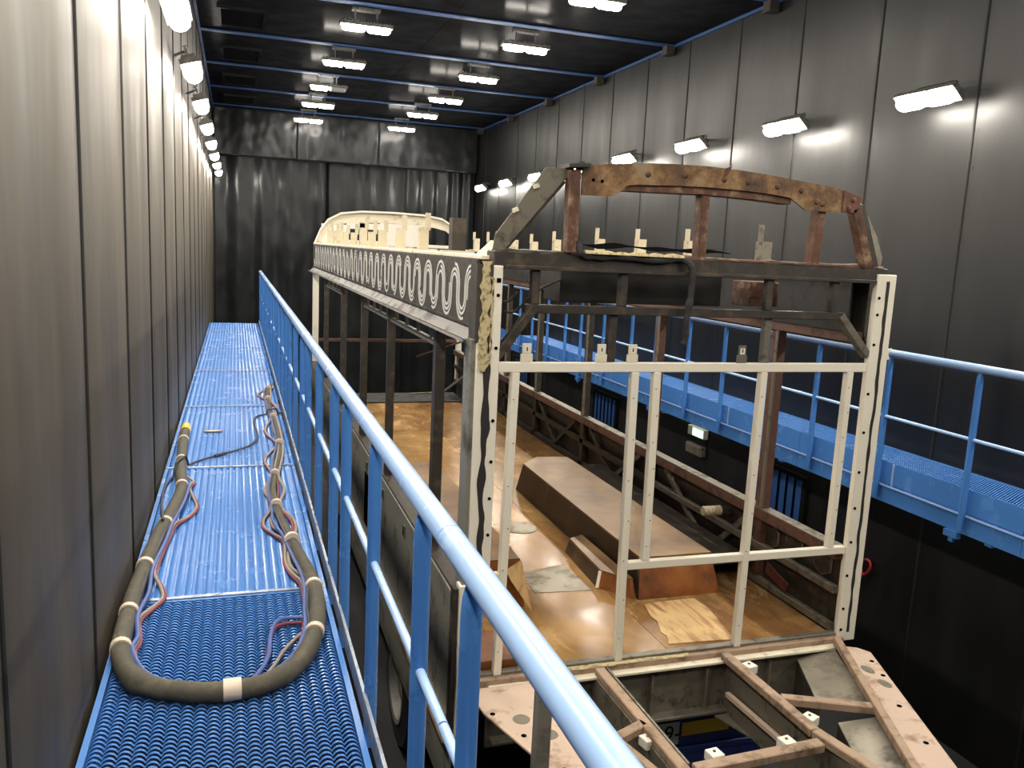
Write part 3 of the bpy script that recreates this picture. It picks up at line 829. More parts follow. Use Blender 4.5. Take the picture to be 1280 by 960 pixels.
MB().bar((3.60, FY + 0.0, 1.70), (3.455, FY + 0.0, 2.05), 0.04, 0.045).build('bow_channel', 'black_frame', rb_, bevel=0.004)

# ---- destination box behind the header
db = box('blind_box', 'soot', bus, 1.75, 2.80, FY + 0.35, FY + 0.62, 1.42, 1.62, 0.005)
box('blind_box', 'rust_dark', bus, 2.97, 3.17, FY + 0.3, FY + 0.5, 1.43, 1.58, 0.004)
pc = catmull([(1.30, FY + 0.2, 1.45), (1.40, FY + 0.25, 1.42), (1.48, FY + 0.3, 1.47)], 6)
MB().tube(pc, 0.008, 6).build('loose_wire', 'seal', bus)
pc = catmull([(1.36, FY + 0.3, 1.38), (1.48, FY + 0.35, 1.36), (1.60, FY + 0.35, 1.47), (1.75, FY + 0.35, 1.55)], 6)
MB().tube(pc, 0.007, 6).build('loose_wire', 'seal', bus)

# ---- left cant: patterned panel, gutter, cap
Y0, Y1 = 4.22, 14.0
cp = MB().box(1.196, 1.212, Y0, Y1, 1.275, 1.645).build('cant_panel', 'panel_grey', bus, bevel=0.002)
MB().box(1.19, 1.1955, Y0, Y1, 1.285, 1.30).build('panel_bead', 'panel_grey', cp)
MB().box(1.19, 1.197, Y0, Y0 + 0.012, 1.30, 1.64).build('panel_edge', 'panel_grey', cp)
# printed meander of three parallel lines
def wave_lines():
    per = 0.352; r = per / 4
    zc = 1.46; hh = 0.035
    path = []
    y = Y0 + 0.04
    up = True
    rnd = random.Random(3)
    while y < Y1 - 0.3:
        jit = rnd.uniform(-0.006, 0.006)
        cyy = y + r
        for q in range(9):
            a = math.pi - math.pi * q / 8
            z = zc + (hh + jit + math.sin(a) * r) * (1 if up else -1)
            path.append(((cyy + math.cos(a) * r), z, up))
        y += 2 * r; up = not up
    return path
def ribbon_line(path, off, wdt, x, skip):
    m = MB()
    n = len(path); vs_ = []; fs = []; keep = []
    for i in range(n):
        a = path[max(0, i - 1)]; b = path[min(n - 1, i + 1)]
        dy, dz = b[0] - a[0], b[1] - a[1]; L = math.hypot(dy, dz) or 1
        ny, nz = -dz / L, dy / L
        for o in (off - wdt / 2, off + wdt / 2):
            vs_.append((x, path[i][0] + ny * o, path[i][1] + nz * o))
            vs_.append((x - 0.0015, path[i][0] + ny * o, path[i][1] + nz * o))
    for i in range(n - 1):
        if skip(i): continue
        a, b = i * 4, (i + 1) * 4
        fs += [(a + 1, a + 3, b + 3, b + 1), (a, a + 1, b + 1, b), (a + 2, b + 2, b + 3, a + 3)]
    m.add(vs_, fs); return m
wp = wave_lines()
for off, sk in ((0.0, lambda i: i % 97 in (40, 41, 42)), (0.029, lambda i: i % 83 in (22, 23, 24, 25, 70)), (-0.029, lambda i: i % 71 in (9, 10, 11, 50, 51))):
    ribbon_line(wp, off, 0.0155, 1.1958, sk).build('wave_line', 'wave_print', cp)
gp = [(1.196, 1.274), (1.150, 1.225), (1.125, 1.228), (1.118, 1.215), (1.146, 1.205), (1.20, 1.255), (1.215, 1.274)]
gu = MB().prism([(a, b) for a, b in gp], 'y', Y0 - 0.03, Y1).build('gutter', 'gutter_grey', bus)
MB().box(1.213, 1.30, Y0, Y1, 1.20, 1.275).build('cant_rail_lower', 'black_frame', bus)
cap = MB().box(1.196, 1.42, Y0 - 0.05, Y1, 1.646, 1.668).build('cant_cap', 'white_dirty', bus, bevel=0.003)
MB().box(1.30, 1.32, Y0, Y1, 1.275, 1.646).build('cant_inner_panel', 'soot', bus)
# ---- right cant
MB().box(3.69, 3.705, Y0, Y1, 1.275, 1.645).build('cant_panel', 'panel_grey', bus)
MB().box(3.50, 3.70, Y0, Y1, 1.646, 1.668).build('cant_cap', 'white_dirty', bus, bevel=0.003)
MB().box(3.56, 3.575, Y0, Y1, 1.30, 1.646).build('cant_inner_panel', 'soot', bus)
MB().box(3.575, 3.68, Y0, Y1, 1.24, 1.30).build('cant_rail_lower', 'brown_frame', bus)
MB().prism([(3.706, 1.274), (3.75, 1.225), (3.775, 1.228), (3.78, 1.215), (3.752, 1.205), (3.70, 1.255)], 'y', Y0, Y1).build('gutter', 'gutter_grey', bus)
# ---- cut roof bow stubs on both sides
def stub_meshes(mat):
    a = MB().box(-0.055, 0.055, -0.04, 0.04, 0, 0.17).mesh('bow_stub', mat)
    b = MB().box(-0.02, 0.02, -0.006, 0.006, 0, 0.12).mesh('stub_tab', mat)
    c_ = MB().box(-0.1, 0.1, -0.06, 0.06, 0, 0.012).mesh('stub_foot', mat)
    return a, b, c_
sa, sb, sc_ = stub_meshes('stub_cream'); da, dbm, dc = stub_meshes('steel_bare'); ka, kb, kc = stub_meshes('black_frame')
rnd = random.Random(11)
for i, y in enumerate((5.16, 6.18, 7.09, 8.01, 8.65, 9.24, 10.03, 10.81, 11.5, 11.95, 12.7)):
    for side, x in (('L', 1.32), ('R', 3.56)):
        if side == 'R' and i == 4: continue
        A, B, Cc = (sa, sb, sc_)
        if side == 'L' and i == 0: A, B, Cc = ka, da, sc_
        if side == 'R' and i == 0: A, B, Cc = da, dbm, dc
        hgt = 1.0 + rnd.uniform(-0.15, 0.15)
        if side == 'L' and i == 0: hgt = 1.25
        s_ = place('bow_stub', A, bus, (x, y, 1.669)); s_.scale = ((0.8 if i == 0 else 0.62) if side == 'L' else 0.75, 1.1 if (side == 'L' and i == 0) else 1, hgt)
        tp = 1.669 + 0.17 * hgt
        if not (side == 'L' and i == 0):
            tb = place('stub_tab', B if B is not da else sb, bus, (x + (0.03 if side == 'L' else -0.045), y - 0.02, tp - 0.02)); tb.scale = (1, 1, rnd.uniform(0.9, 1.15))
        place('stub_foot', Cc, bus, (x, y, 1.6685))
# small ply gusset by the first stub
MB().prism([(1.33, 1.669), (1.46, 1.669), (1.42, 1.75)], 'y', 4.72, 4.75).build('ply_gusset', 'white', bus)
MB().box(1.40, 1.50, 4.5, 4.62, 1.669, 1.72).build('ply_block', 'white_dirty', bus)
# ---- rear hoop
RY = 14.0
outer = [(1.20, 1.66), (1.30, 1.90), (1.42, 2.06), (1.62, 2.17), (1.95, 2.215), (2.45, 2.225), (2.95, 2.215), (3.28, 2.17), (3.48, 2.06), (3.6, 1.90), (3.70, 1.66)]
inner = [(3.60, 1.66), (3.50, 1.86), (3.38, 1.96), (3.2, 2.0), (2.9, 2.03), (2.45, 2.04), (2.0, 2.03), (1.7, 2.0), (1.52, 1.96), (1.40, 1.86), (1.30, 1.66)]
MB().prism(outer + inner, 'y', RY - 0.02, RY).build('rear_hoop', 'white_dirty', bus)
MB().prism(outer + [(x, z - 0.03) for x, z in reversed(outer)], 'y', RY - 0.10, RY - 0.021).build('rear_hoop_flange', 'cream', bus)
for x0, x1 in ((1.52, 1.95), (2.06, 2.12), (2.45, 3.3)):
    pass
MB().box(1.32, 1.72, RY - 0.016, RY - 0.004, 1.669, 1.98).build('rear_dome_panel', 'white', bus)
MB().box(1.93, 2.05, RY - 0.016, RY - 0.004, 1.669, 2.03).build('rear_dome_panel', 'white', bus)
MB().box(2.26, 3.02, RY - 0.016, RY - 0.004, 1.669, 2.035).build('rear_dome_panel', 'white', bus)
MB().box(1.72, 2.26, RY - 0.016, RY - 0.004, 1.669, 1.74).build('rear_dome_panel', 'white', bus)
MB().box(1.72, 2.26, RY - 0.016, RY - 0.004, 1.92, 2.02).build('rear_dome_panel', 'white', bus)
MB().box(3.02, 3.58, RY - 0.016, RY - 0.004, 1.669, 1.72).build('rear_dome_panel', 'white', bus)
MB().box(1.2, 3.7, RY - 0.08, RY, 1.58, 1.66).build('rear_header', 'black_frame', bus)
# ---- left uprights and window heads
def upright(x0, x1, y0, y1, z0, z1, mat):
    return box('side_post', mat, bus, x0, x1, y0, y1, z0, z1, 0.003)
LP = [(4.42, 0.06, 'grey_side'), (5.17, 0.085, DK), (6.92, 0.055, DK), (8.45, 0.07, DK), (10.15, 0.08, DK), (12.2, 0.06, DK)]
for y, wd, mt in LP:
    upright(1.20, 1.265, y - wd / 2, y + wd / 2, -0.62, 1.20, mt)
    upright(1.212, 1.262, y + wd / 2 + 0.004, y + wd / 2 + 0.03, -0.6, 1.20, 'steel_bare')
upright(1.19, 1.28, 13.88, 14.0, -0.62, 1.27, 'cream')
for ya, yb in ((5.22, 6.89), (6.95, 8.41), (10.2, 12.1)):
    h_ = bar('window_head', 'steel_bare', bus, (1.235, ya, 1.085), (1.235, yb, 1.085), 0.04, 0.035)
    for q in range(4):
        yy = lerp(ya, yb, (q + 0.5) / 4)
        MB().bar((1.235, yy, 1.103), (1.235, yy, 1.198), 0.02, 0.03).build('head_clip', 'steel_bare', h_)
# ---- left skin below the windows
bays = [4.2, 5.17, 6.92, 8.45, 10.15, 12.2, 13.98]
for q in range(6):
    p = box('skirt_panel', 'grey_side', bus, 1.172, 1.184, bays[q] + 0.004, bays[q + 1] - 0.004, -1.02, -0.262, 0.002)
    for yy in ((5.83, 6.77) if q == 1 else ([] if q in (0, 5) else [lerp(bays[q], bays[q + 1], 0.5)])):
        fr = MB().box(1.163, 1.1715, yy - 0.035, yy + 0.035, -0.42, -0.33).build('slot_frame', 'steel_bare', p, bevel=0.002)
        MB().box(1.1615, 1.1628, yy - 0.02, yy + 0.02, -0.405, -0.345).build('slot', 'hole', p)
MB().box(1.184, 1.275, 4.2, 14.0, -0.285, -0.245).build('belt_rail', 'black_frame', bus, bevel=0.003)
MB().box(1.186, 1.196, 4.2, 14.0, -1.04, -0.286).build('skirt_backing', 'black_frame', bus)
MB().box(1.14, 1.172, 4.2, 14.0, -1.06, -1.02).build('skirt_moulding', 'steel_bare', bus)
# open locker door frame
box('locker_opening', 'hole', bus, 1.166, 1.1715, 7.35, 7.8, -0.95, -0.45)
# ---- right side frame
RP = [4.98, 6.70, 8.28, 9.82, 11.1, 12.6]
for i, y in enumerate(RP):
    upright(3.60, 3.66, y - 0.045, y + 0.045, -0.62, 1.24, 'brown_frame' if i < 2 else DK)
    upright(3.585, 3.599, y - 0.05, y - 0.018, -0.045, 1.24, 'steel_bare')
upright(3.62, 3.70, 13.9, 14.0, -0.62, 1.27, 'cream')
wr_ = MB().box(3.585, 3.665, 4.13, 14.0, -0.135, -0.06).build('waist_rail', 'brown_frame', bus, bevel=0.003)
MB().box(3.583, 3.67, 4.13, 14.0, -0.0595, -0.052).build('waist_rail_top', 'steel_bare', wr_)
for z, mt in ((-0.33, 'steel_bare'), (-0.58, 'steel_bare')):
    MB().box(3.595, 3.635, 4.13, 6.6, z - 0.03, z + 0.02).build('side_stringer', mt, bus, bevel=0.003)
    MB().box(3.60, 3.635, 6.6, 14.0, z - 0.03, z + 0.02).build('side_stringer', 'black_frame', bus)
sp = MB().box(3.666, 3.672, 4.13, 14.0, -1.02, -0.135).build('side_skin', 'black_frame', bus)
for yy, zz in ((4.32, -0.22), (4.62, -0.22), (4.88, -0.24)):
    pg = [(yy + 0.105 * math.cos(a) , zz + 0.1 * math.sin(a)) for a in [math.radians(60 * q + 30) for q in range(6)]]
    pgi = [(yy + 0.09 * math.cos(a) , zz + 0.085 * math.sin(a)) for a in [math.radians(60 * q + 30) for q in range(6)]]
    MB().prism(pg, 'x', 3.650, 3.6655).build('pressing', 'steel_bare', sp, bevel=0.006)
    MB().prism(pgi, 'x', 3.6485, 3.6498).build('pressing_inset', 'black_frame', sp)
for ya, yb in ((5.1, 5.55), (6.4, 5.75), (6.9, 7.5), (8.1, 7.5), (8.5, 9.1), (9.7, 9.1)):
    bar('side_brace', 'steel_bare' if ya < 7 else 'black_frame', bus, (3.62, ya, -0.15), (3.62, yb, -0.55), 0.03, 0.05)
hs = MB()
hp = [(3.40 + 0.01 * q, 5.40, -0.21) for q in range(16)]
hs.tube(hp, [0.04 if q % 2 else 0.033 for q in range(16)], 14)
hs.build('heater_hose', 'gasket_cream', bus, smooth=True)
MB().tube([(3.549, 5.40, -0.21), (3.66, 5.40, -0.24)], 0.03, 12).build('hose_spigot', 'black_frame', bus, smooth=True)
MB().prism([(4.55, -0.47), (4.80, -0.41), (4.82, -0.48), (4.58, -0.545)], 'x', 3.585, 3.594).build('red_bracket', 'rust_red', bus, bevel=0.002)
box('inner_shelf', 'black_frame', bus, 3.21, 3.59, 4.95, 7.7, -0.46, -0.445, 0.002)

# ---- floor sheets
fy = [4.12, 5.32, 6.54, 7.76, 8.98, 10.2, 11.42, 12.1]
for q in range(7):
    for x0, x1 in ((1.27, 2.45), (2.45, 3.60)):
        box('floor_sheet', 'floor_ply', bus, x0 + 0.002, x1 - 0.002, fy[q] + 0.002, fy[q + 1] - 0.002, FZ - 0.02, FZ)
box('underfloor', 'black_frame', bus, 1.27, 3.60, 4.15, 12.1, -0.72, -0.645)
box('rear_floor_step', 'soot', bus, 1.27, 3.60, 12.1, 12.16, -0.78, -0.60)
box('rear_floor', 'soot', bus, 1.27, 3.60, 12.18, 13.98, -0.85, -0.80)
bar('rear_frame', 'brown_frame', bus, (1.25, 13.95, 0.1), (3.65, 13.95, 0.1), 0.04, 0.05)
bar('rear_frame', 'brown_frame', bus, (2.9, 13.8, -0.15), (3.6, 13.0, 0.25), 0.03, 0.03)
bar('rear_frame', 'steel_bare', bus, (2.5, 12.3, -0.52), (3.0, 12.3, -0.50), 0.03, 0.03)
bar('rear_frame', 'steel_bare', bus, (3.0, 12.3, -0.50), (3.55, 12.2, -0.05), 0.03, 0.03)
MB().prism([(1.96, 5.46), (2.33, 5.56), (2.36, 5.06), (1.94, 5.10)], 'z', FZ, FZ + 0.003).build('floor_patch', 'patch_grey', bus)
MB().tube([(2.28, 6.41, FZ), (2.28, 6.41, FZ + 0.004)], 0.14, 24).build('round_hatch', 'patch_grey', bus)
# ---- wheel boxes
def wbox(polytop, polybase, zt, zb, mt_top, mt_side, trim=True):
    n = len(polytop)
    m = MB().add([(x, y, zt - 0.012) for x, y in polytop] + [(x, y, zb) for x, y in polybase], [(i, (i + 1) % n, (i + 1) % n + n, i + n) for i in range(n)] + [tuple(range(n))])
    o = m.build('wheel_box', mt_side, bus)
    cx_ = sum(p[0] for p in polybase) / n
    for i in range(n):
        j = (i + 1) % n
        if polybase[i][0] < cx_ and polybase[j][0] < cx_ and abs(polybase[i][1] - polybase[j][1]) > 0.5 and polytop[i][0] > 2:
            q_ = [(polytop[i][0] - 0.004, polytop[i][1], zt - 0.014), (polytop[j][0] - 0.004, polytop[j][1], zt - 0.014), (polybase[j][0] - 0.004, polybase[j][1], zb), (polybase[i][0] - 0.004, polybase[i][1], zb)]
            MB().add(q_ + [(x + 0.003, y, z) for x, y, z in q_], [(0, 1, 2, 3), (7, 6, 5, 4), (0, 4, 5, 1), (1, 5, 6, 2), (2, 6, 7, 3), (3, 7, 4, 0)]).build('side_shade', 'box_shaded', o)  # thin overlay on left-facing sides, shade painted as darker brown
    MB().prism(polytop, 'z', zt - 0.0115, zt).build('wheel_box_lid', mt_top, o)
    return o
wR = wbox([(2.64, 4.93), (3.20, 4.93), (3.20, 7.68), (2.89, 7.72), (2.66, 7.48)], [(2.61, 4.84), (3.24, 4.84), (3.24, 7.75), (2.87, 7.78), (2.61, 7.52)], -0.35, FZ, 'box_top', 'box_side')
MB().bar((2.625, 4.885, -0.61), (2.64, 4.925, -0.36), 0.02, 0.01).build('corner_trim', 'plate_grey', wR)
MB().box(2.86, 2.90, 5.6, 5.66, -0.3495, -0.348).build('slot', 'hole', wR)
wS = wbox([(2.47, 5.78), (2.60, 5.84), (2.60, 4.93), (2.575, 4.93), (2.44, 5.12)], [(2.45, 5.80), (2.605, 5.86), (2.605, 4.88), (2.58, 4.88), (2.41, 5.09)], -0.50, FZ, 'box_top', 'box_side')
MB().bar((2.405, 5.085, -0.615), (2.435, 5.115, -0.505), 0.02, 0.02).build('corner_trim', 'white_dirty', wS)
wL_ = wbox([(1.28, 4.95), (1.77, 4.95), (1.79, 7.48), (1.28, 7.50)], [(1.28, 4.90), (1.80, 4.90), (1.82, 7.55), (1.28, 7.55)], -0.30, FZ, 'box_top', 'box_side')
MB().add([(1.775, 4.93, -0.31), (1.66, 4.90, -0.36), (1.69, 4.885, -0.42), (1.82, 4.80, -0.615), (1.78, 4.93, -0.31)][:4], [(0, 1, 2, 3)]).add([(1.775, 4.945, -0.31), (1.66, 4.915, -0.36), (1.69, 4.90, -0.42), (1.82, 4.815, -0.615)], [(3, 2, 1, 0)]).build('ply_gusset', 'raw_ply', wL_)
box('driver_step', 'box_side', bus, 1.28, 1.50, 4.14, 4.5, FZ, -0.56, 0.004)
# loose veneer sheet lying on the bus floor
vb = [(2.61, 4.76), (2.72, 4.775), (3.0, 4.78), (3.01, 4.60), (2.97, 4.4), (2.93, 4.165), (2.75, 4.185), (2.49, 4.20), (2.53, 4.30), (2.52, 4.36), (2.57, 4.5), (2.56, 4.58)]
tag(MB().prism(vb, 'z', FZ + 0.0005, FZ + 0.006).build('plywood_sheet', 'raw_ply'), 'pale torn plywood sheet lying loose on the bus floor at the front', 'plywood')

# ---- nose framing in front of the sill
NZ = -0.64
def plate(name, mat, parent, poly, zt, th, bevel=0.002):
    return MB().prism(poly, 'z', zt - th, zt).build(name, mat, parent, bevel=bevel)
pl_l = plate('nose_plate', 'pink', bus, [(1.18, 3.90), (1.24, 4.0), (1.56, 4.0), (1.92, 2.55), (1.62, 2.55), (1.36, 3.22), (1.19, 3.76)], NZ + 0.004, 0.012)
pl_r = plate('nose_plate', 'pink', bus, [(3.70, 3.86), (3.66, 3.93), (3.585, 3.97), (2.93, 2.55), (3.16, 2.55), (3.25, 2.75)], NZ + 0.004, 0.012)
MB().bar((3.575, 4.02, NZ + 0.018), (2.91, 2.55, NZ + 0.018), 0.045, 0.045).build('nose_rail', 'nose', pl_r, bevel=0.004)
MB().bar((1.57, 4.02, NZ + 0.018), (1.93, 2.55, NZ + 0.018), 0.045, 0.045).build('nose_rail', 'nose', pl_l, bevel=0.004)
HZ = MB().tube([(0, 0, 0), (0, 0, 0.002)], 0.014, 12).mesh('bolt_hole', 'hole')
for x, y in ((1.232, 3.74), (1.325, 3.52), (1.42, 3.22)):
    place('bolt_hole', HZ, pl_l, (x, y, NZ + 0.0042))
for x, y in ((3.62, 3.76), (3.56, 3.60), (3.40, 3.30), (3.27, 2.98), (3.13, 2.68)):
    place('bolt_hole', HZ, pl_r, (x, y, NZ + 0.0042))
PT = MB().tube([(0, 0, 0), (0, 0, 0.001)], 0.045, 16).mesh('worn_patch', 'steel_bare')
for x, y in ((1.36, 3.66), (1.45, 3.50)):
    place('worn_patch', PT, pl_l, (x, y, NZ + 0.0042))
for x, y in ((3.52, 3.68), (3.50, 3.52)):
    o = place('worn_patch', PT, pl_r, (x, y, NZ + 0.0042)); o.scale = (0.7, 1.1, 1)
def nbeam(p0, p1, wd=0.06, hd=0.045, mat='nose', name='nose_beam'):
    o = MB().bar((p0[0], p0[1], NZ), (p1[0], p1[1], NZ), wd, hd).build(name, mat, bus, bevel=0.005)
    return o
b1 = nbeam((1.955, 4.03), (1.955, 3.02)); nbeam((1.955, 3.016), (1.96, 2.55), 0.075, 0.05)
b2 = nbeam((2.775, 4.03), (2.775, 3.20)); nbeam((2.775, 3.195), (2.90, 2.55), 0.06, 0.045)
MB().bar((2.00, 4.03, NZ - 0.01), (1.995, 3.1, NZ - 0.01), 0.012, 0.06).build('web_strip', 'steel_bare', b1)
nbeam((1.70, 3.36), (1.95, 3.47), 0.055); nbeam((2.805, 3.52), (3.285, 3.30), 0.055)
nbeam((2.01, 3.07), (2.735, 3.10), 0.065)
nbeam((1.97, 2.52), (2.9, 2.52), 0.06)
# webs and bulkhead below
bk = box('front_bulkhead', 'steel_bare', bus, 1.30, 3.60, 4.06, 4.08, -1.035, -0.70, 0.003)
MB().box(1.32, 3.58, 3.985, 4.0595, -0.985, -0.965).build('bulkhead_ledge', 'steel_bare', bk, bevel=0.003)
for x in (1.7, 2.3, 2.66, 3.1):
    MB().box(x - 0.008, x + 0.008, 4.02, 4.0595, -0.964, -0.705).build('bulkhead_rib', 'steel_bare', bk)
for x, ya in ((1.925, 2.55), (2.80, 2.9)):
    wb = box('nose_web', 'steel_bare', bus, x - 0.006, x + 0.006, ya, 4.05, -1.0, NZ - 0.024, 0.002)
MB().prism([(2.70, 3.97), (2.79, 3.97), (2.79, 3.70)], 'z', -0.99, -0.98).build('corner_gusset', 'steel_bare', bus)
MB().bar((2.76, 3.95, -0.84), (2.78, 3.45, -0.84), 0.03, 0.03).build('web_stiffener', 'pink', bus, bevel=0.003)
MB().prism([(1.99, 3.92), (2.05, 3.95), (2.08, 3.85), (2.02, 3.78)], 'z', -0.80, -0.76).build('corner_gusset', 'steel_bare', bus)
# sloping light panels inside the right nose rail
def slope(name, pts, mat):
    a = MB().add([(x, y, z) for x, y, z in pts] + [(x, y, z - 0.008) for x, y, z in pts], [(0, 1, 2, 3), (7, 6, 5, 4), (0, 4, 5, 1), (1, 5, 6, 2), (2, 6, 7, 3), (3, 7, 4, 0)])
    return a.build(name, mat, bus)
slope('step_panel', [(3.30, 4.03, -0.72), (3.55, 4.01, -0.665), (3.31, 3.42, -0.665), (3.07, 3.53, -0.72)], 'plate_grey')
slope('step_panel', [(3.06, 3.36, -0.72), (3.28, 3.28, -0.665), (3.03, 2.72, -0.665), (2.80, 2.78, -0.72)], 'plate_grey')
MB().add([(3.30, 4.03, -0.729), (3.07, 3.53, -0.729), (3.07, 3.53, -1.0), (3.30, 4.03, -1.0), (3.308, 4.03, -0.729), (3.078, 3.53, -0.729), (3.078, 3.53, -1.0), (3.308, 4.03, -1.0)], [(0, 1, 2, 3), (7, 6, 5, 4), (0, 4, 5, 1), (1, 5, 6, 2), (2, 6, 7, 3), (3, 7, 4, 0)]).build('step_riser', 'black_frame', bus)
MB().add([(3.06, 3.36, -0.729), (2.86, 2.9, -0.729), (2.86, 2.9, -1.0), (3.06, 3.36, -1.0), (3.068, 3.36, -0.729), (2.868, 2.9, -0.729), (2.868, 2.9, -1.0), (3.068, 3.36, -1.0)], [(0, 1, 2, 3), (7, 6, 5, 4), (0, 4, 5, 1), (1, 5, 6, 2), (2, 6, 7, 3), (3, 7, 4, 0)]).build('step_riser', 'black_frame', bus)
slope('step_panel', [(1.64, 3.05, -0.72), (1.92, 3.12, -0.72), (1.93, 2.70, -0.72), (1.76, 2.66, -0.72)], 'plate_grey')
BLK = MB().box(-0.035, 0.035, -0.035, 0.035, -0.05, 0.0)
BLKm = BLK.mesh('mount_block', 'white')
SCR = MB().tube([(0, 0, 0), (0, 0, 0.004)], 0.008, 8).mesh('block_screw', 'rust_dark')
for x, y, z, r in ((2.16, 3.145, -0.615, 0.1), (2.57, 3.15, -0.615, 0.1), (2.84, 3.32, -0.625, 0.4), (2.845, 3.88, -0.625, 0.2), (1.925, 3.37, -0.64, 0.2)):
    b_ = place('mount_block', BLKm, bus, (x, y, z), (0, 0, r))
    md = b_.modifiers.new('bevel', 'BEVEL'); md.width = 0.005; md.segments = 2
    s_ = bpy.data.objects.new('block_screw', SCR); COL.objects.link(s_); s_.parent = b_; s_.location = (0.0, 0.004, 0)
MB().prism([(1.895, -0.691), (1.952, -0.691), (1.94, -0.80), (1.925, -0.80)], 'y', 3.345, 3.395).build('block_bracket', 'plate_grey', bus)

# ================================================================== TRAILER UNDER THE SHELL
tr = thing('transport_trailer', 'dark blue low trailer carrying the bus shell, half hidden underneath it', 'trailer', (2.45, 9.0, ZF))
for x in (1.75, 3.15):
    box('chassis_beam', 'black_frame', tr, x - 0.06, x + 0.06, 4.6, 14.2, -1.32, -1.125, 0.004)
for y in (5.0, 6.6, 8.4, 10.2, 12.0, 13.8):
    box('cross_member', 'black_frame', tr, 1.22, 3.68, y - 0.05, y + 0.05, -1.42, -1.322, 0.004)
box('deck_edge_board', 'raw_ply', tr, 1.13, 1.155, 4.35, 6.0, -1.16, -1.075, 0.003)
box('side_valance', 'grey_side', tr, 1.19, 1.205, 4.4, 14.0, -1.60, -1.20, 0.003)
box('side_valance', 'grey_side', tr, 3.695, 3.71, 4.4, 14.0, -1.60, -1.20, 0.003)
ep = box('end_panel', 'blue_dark', tr, 2.05, 3.55, 4.42, 4.47, -1.68, -1.16, 0.02)
MB().box(2.10, 3.5, 4.40, 4.4195, -1.52, -1.47).build('panel_rib', 'blue_dark', ep, bevel=0.006)
MB().box(2.765, 3.12, 4.412, 4.4195, -1.395, -1.30).build('yellow_stripe', 'yellow', ep)
MB().box(2.22, 2.742, 4.408, 4.4195, -1.445, -1.285).build('number_plate', 'plate_white', ep, bevel=0.002)
def text_mesh(txt, size, loc, mat, parent, name):
    cu = bpy.data.curves.new('lettering', 'FONT'); cu.body = txt; cu.size = size; cu.extrude = 0.0008
    to = bpy.data.objects.new('lettering_source', cu); COL.objects.link(to)
    dg = bpy.context.evaluated_depsgraph_get()
    me = bpy.data.meshes.new_from_object(to.evaluated_get(dg))
    bpy.data.objects.remove(to)
    me.materials.clear(); me.materials.append(M[mat])
    me.transform(Matrix.Rotation(math.radians(90), 4, 'X'))
    ob = bpy.data.objects.new(name, me); COL.objects.link(ob); ob.parent = parent
    ob.location = Vector(loc) - world_loc(parent)
    return ob
text_mesh('69-', 0.15, (2.555, 4.4065, -1.41), 'ink', ep, 'plate_lettering')
box('bumper', 'plate_grey', tr, 2.1, 3.5, 4.30, 4.45, -1.90, -1.78, 0.02)
for y in (6.47, 11.6):
    for x, sg in ((1.28, -1), (3.62, 1)):
        wh = MB()
        prof = [(0.30, 0.0), (0.47, 0.01), (0.50, 0.05), (0.50, 0.20), (0.47, 0.24), (0.30, 0.25)]
        n = 36; vs_ = []; fs = []
        for q in range(n):
            a = 2 * math.pi * q / n
            for r, d in prof:
                vs_.append((x - sg * d * 1.0 + sg * 0.02, y + r * math.cos(a), ZF + 0.50 + r * math.sin(a)))
        for q in range(n):
            q2 = (q + 1) % n
            for p in range(len(prof)):
                p2 = (p + 1) % len(prof)
                fs.append((q * 6 + p, q * 6 + p2, q2 * 6 + p2, q2 * 6 + p))
        tw = wh.add(vs_, fs).build('tyre', 'tyre', tr, smooth=True)
        rm = MB()
        prof = [(0.0, 0.04), (0.10, 0.04), (0.13, 0.07), (0.22, 0.07), (0.26, 0.0), (0.299, -0.008), (0.299, 0.2), (0.0, 0.2)]
        vs_ = []; fs = []
        np_ = len(prof)
        for q in range(n):
            a = 2 * math.pi * q / n
            for r, d in prof:
                r = max(r, 0.001)
                vs_.append((x - sg * d + sg * 0.02, y + r * math.cos(a), ZF + 0.50 + r * math.sin(a)))
        for q in range(n):
            q2 = (q + 1) % n
            for p in range(np_ - 1):
                fs.append((q * np_ + p, q * np_ + p + 1, q2 * np_ + p + 1, q2 * np_ + p))
        rm.add(vs_, fs).build('rim', 'rim', tr, smooth=True)
    MB().tube([(1.4, y, ZF + 0.5), (3.5, y, ZF + 0.5)], 0.06, 12).build('axle', 'black_frame', tr, smooth=True)
for x in (1.75, 3.15):
    for y in (6.47, 11.6):
        box('spring_hanger', 'black_frame', tr, x - 0.05, x + 0.05, y - 0.12, y + 0.12, -1.92, -1.4225, 0.004)
# prop stand left of the nose
stn = thing('prop_stand', 'grey square steel prop standing below the left nose plate beside the railing', 'stand', (0.98, 2.36, ZF))
box('upright', 'plate_grey', stn, 0.925, 0.975, 2.335, 2.385, ZF + 0.012, 0.30, 0.004)
box('base_plate', 'steel_bare', stn, 0.88, 1.08, 2.26, 2.46, ZF, ZF + 0.012, 0.002)
box('head_plate', 'steel_bare', stn, 0.925, 0.975, 2.335, 2.385, 0.3, 0.304)
# blue tool tray on the booth floor
tt = thing('floor_tray', 'grey tray with a blue stripe on the booth floor under the nose frame', 'tray', (3.3, 4.2, ZF))
MB().box(2.9, 3.75, 3.5, 4.05, ZF, ZF + 0.03).box(2.9, 3.75, 3.5, 3.53, ZF + 0.03, ZF + 0.1).box(2.9, 3.75, 4.02, 4.05, ZF + 0.03, ZF + 0.1).box(2.9, 2.93, 3.53, 4.02, ZF + 0.03, ZF + 0.1).box(3.72, 3.75, 3.53, 4.02, ZF + 0.03, ZF + 0.1).build('tray_body', 'plate_grey', tt)
MB().bar((3.2, 3.56, ZF + 0.04), (3.35, 4.0, ZF + 0.04), 0.05, 0.015).build('stripe_bar', 'blue', tt)

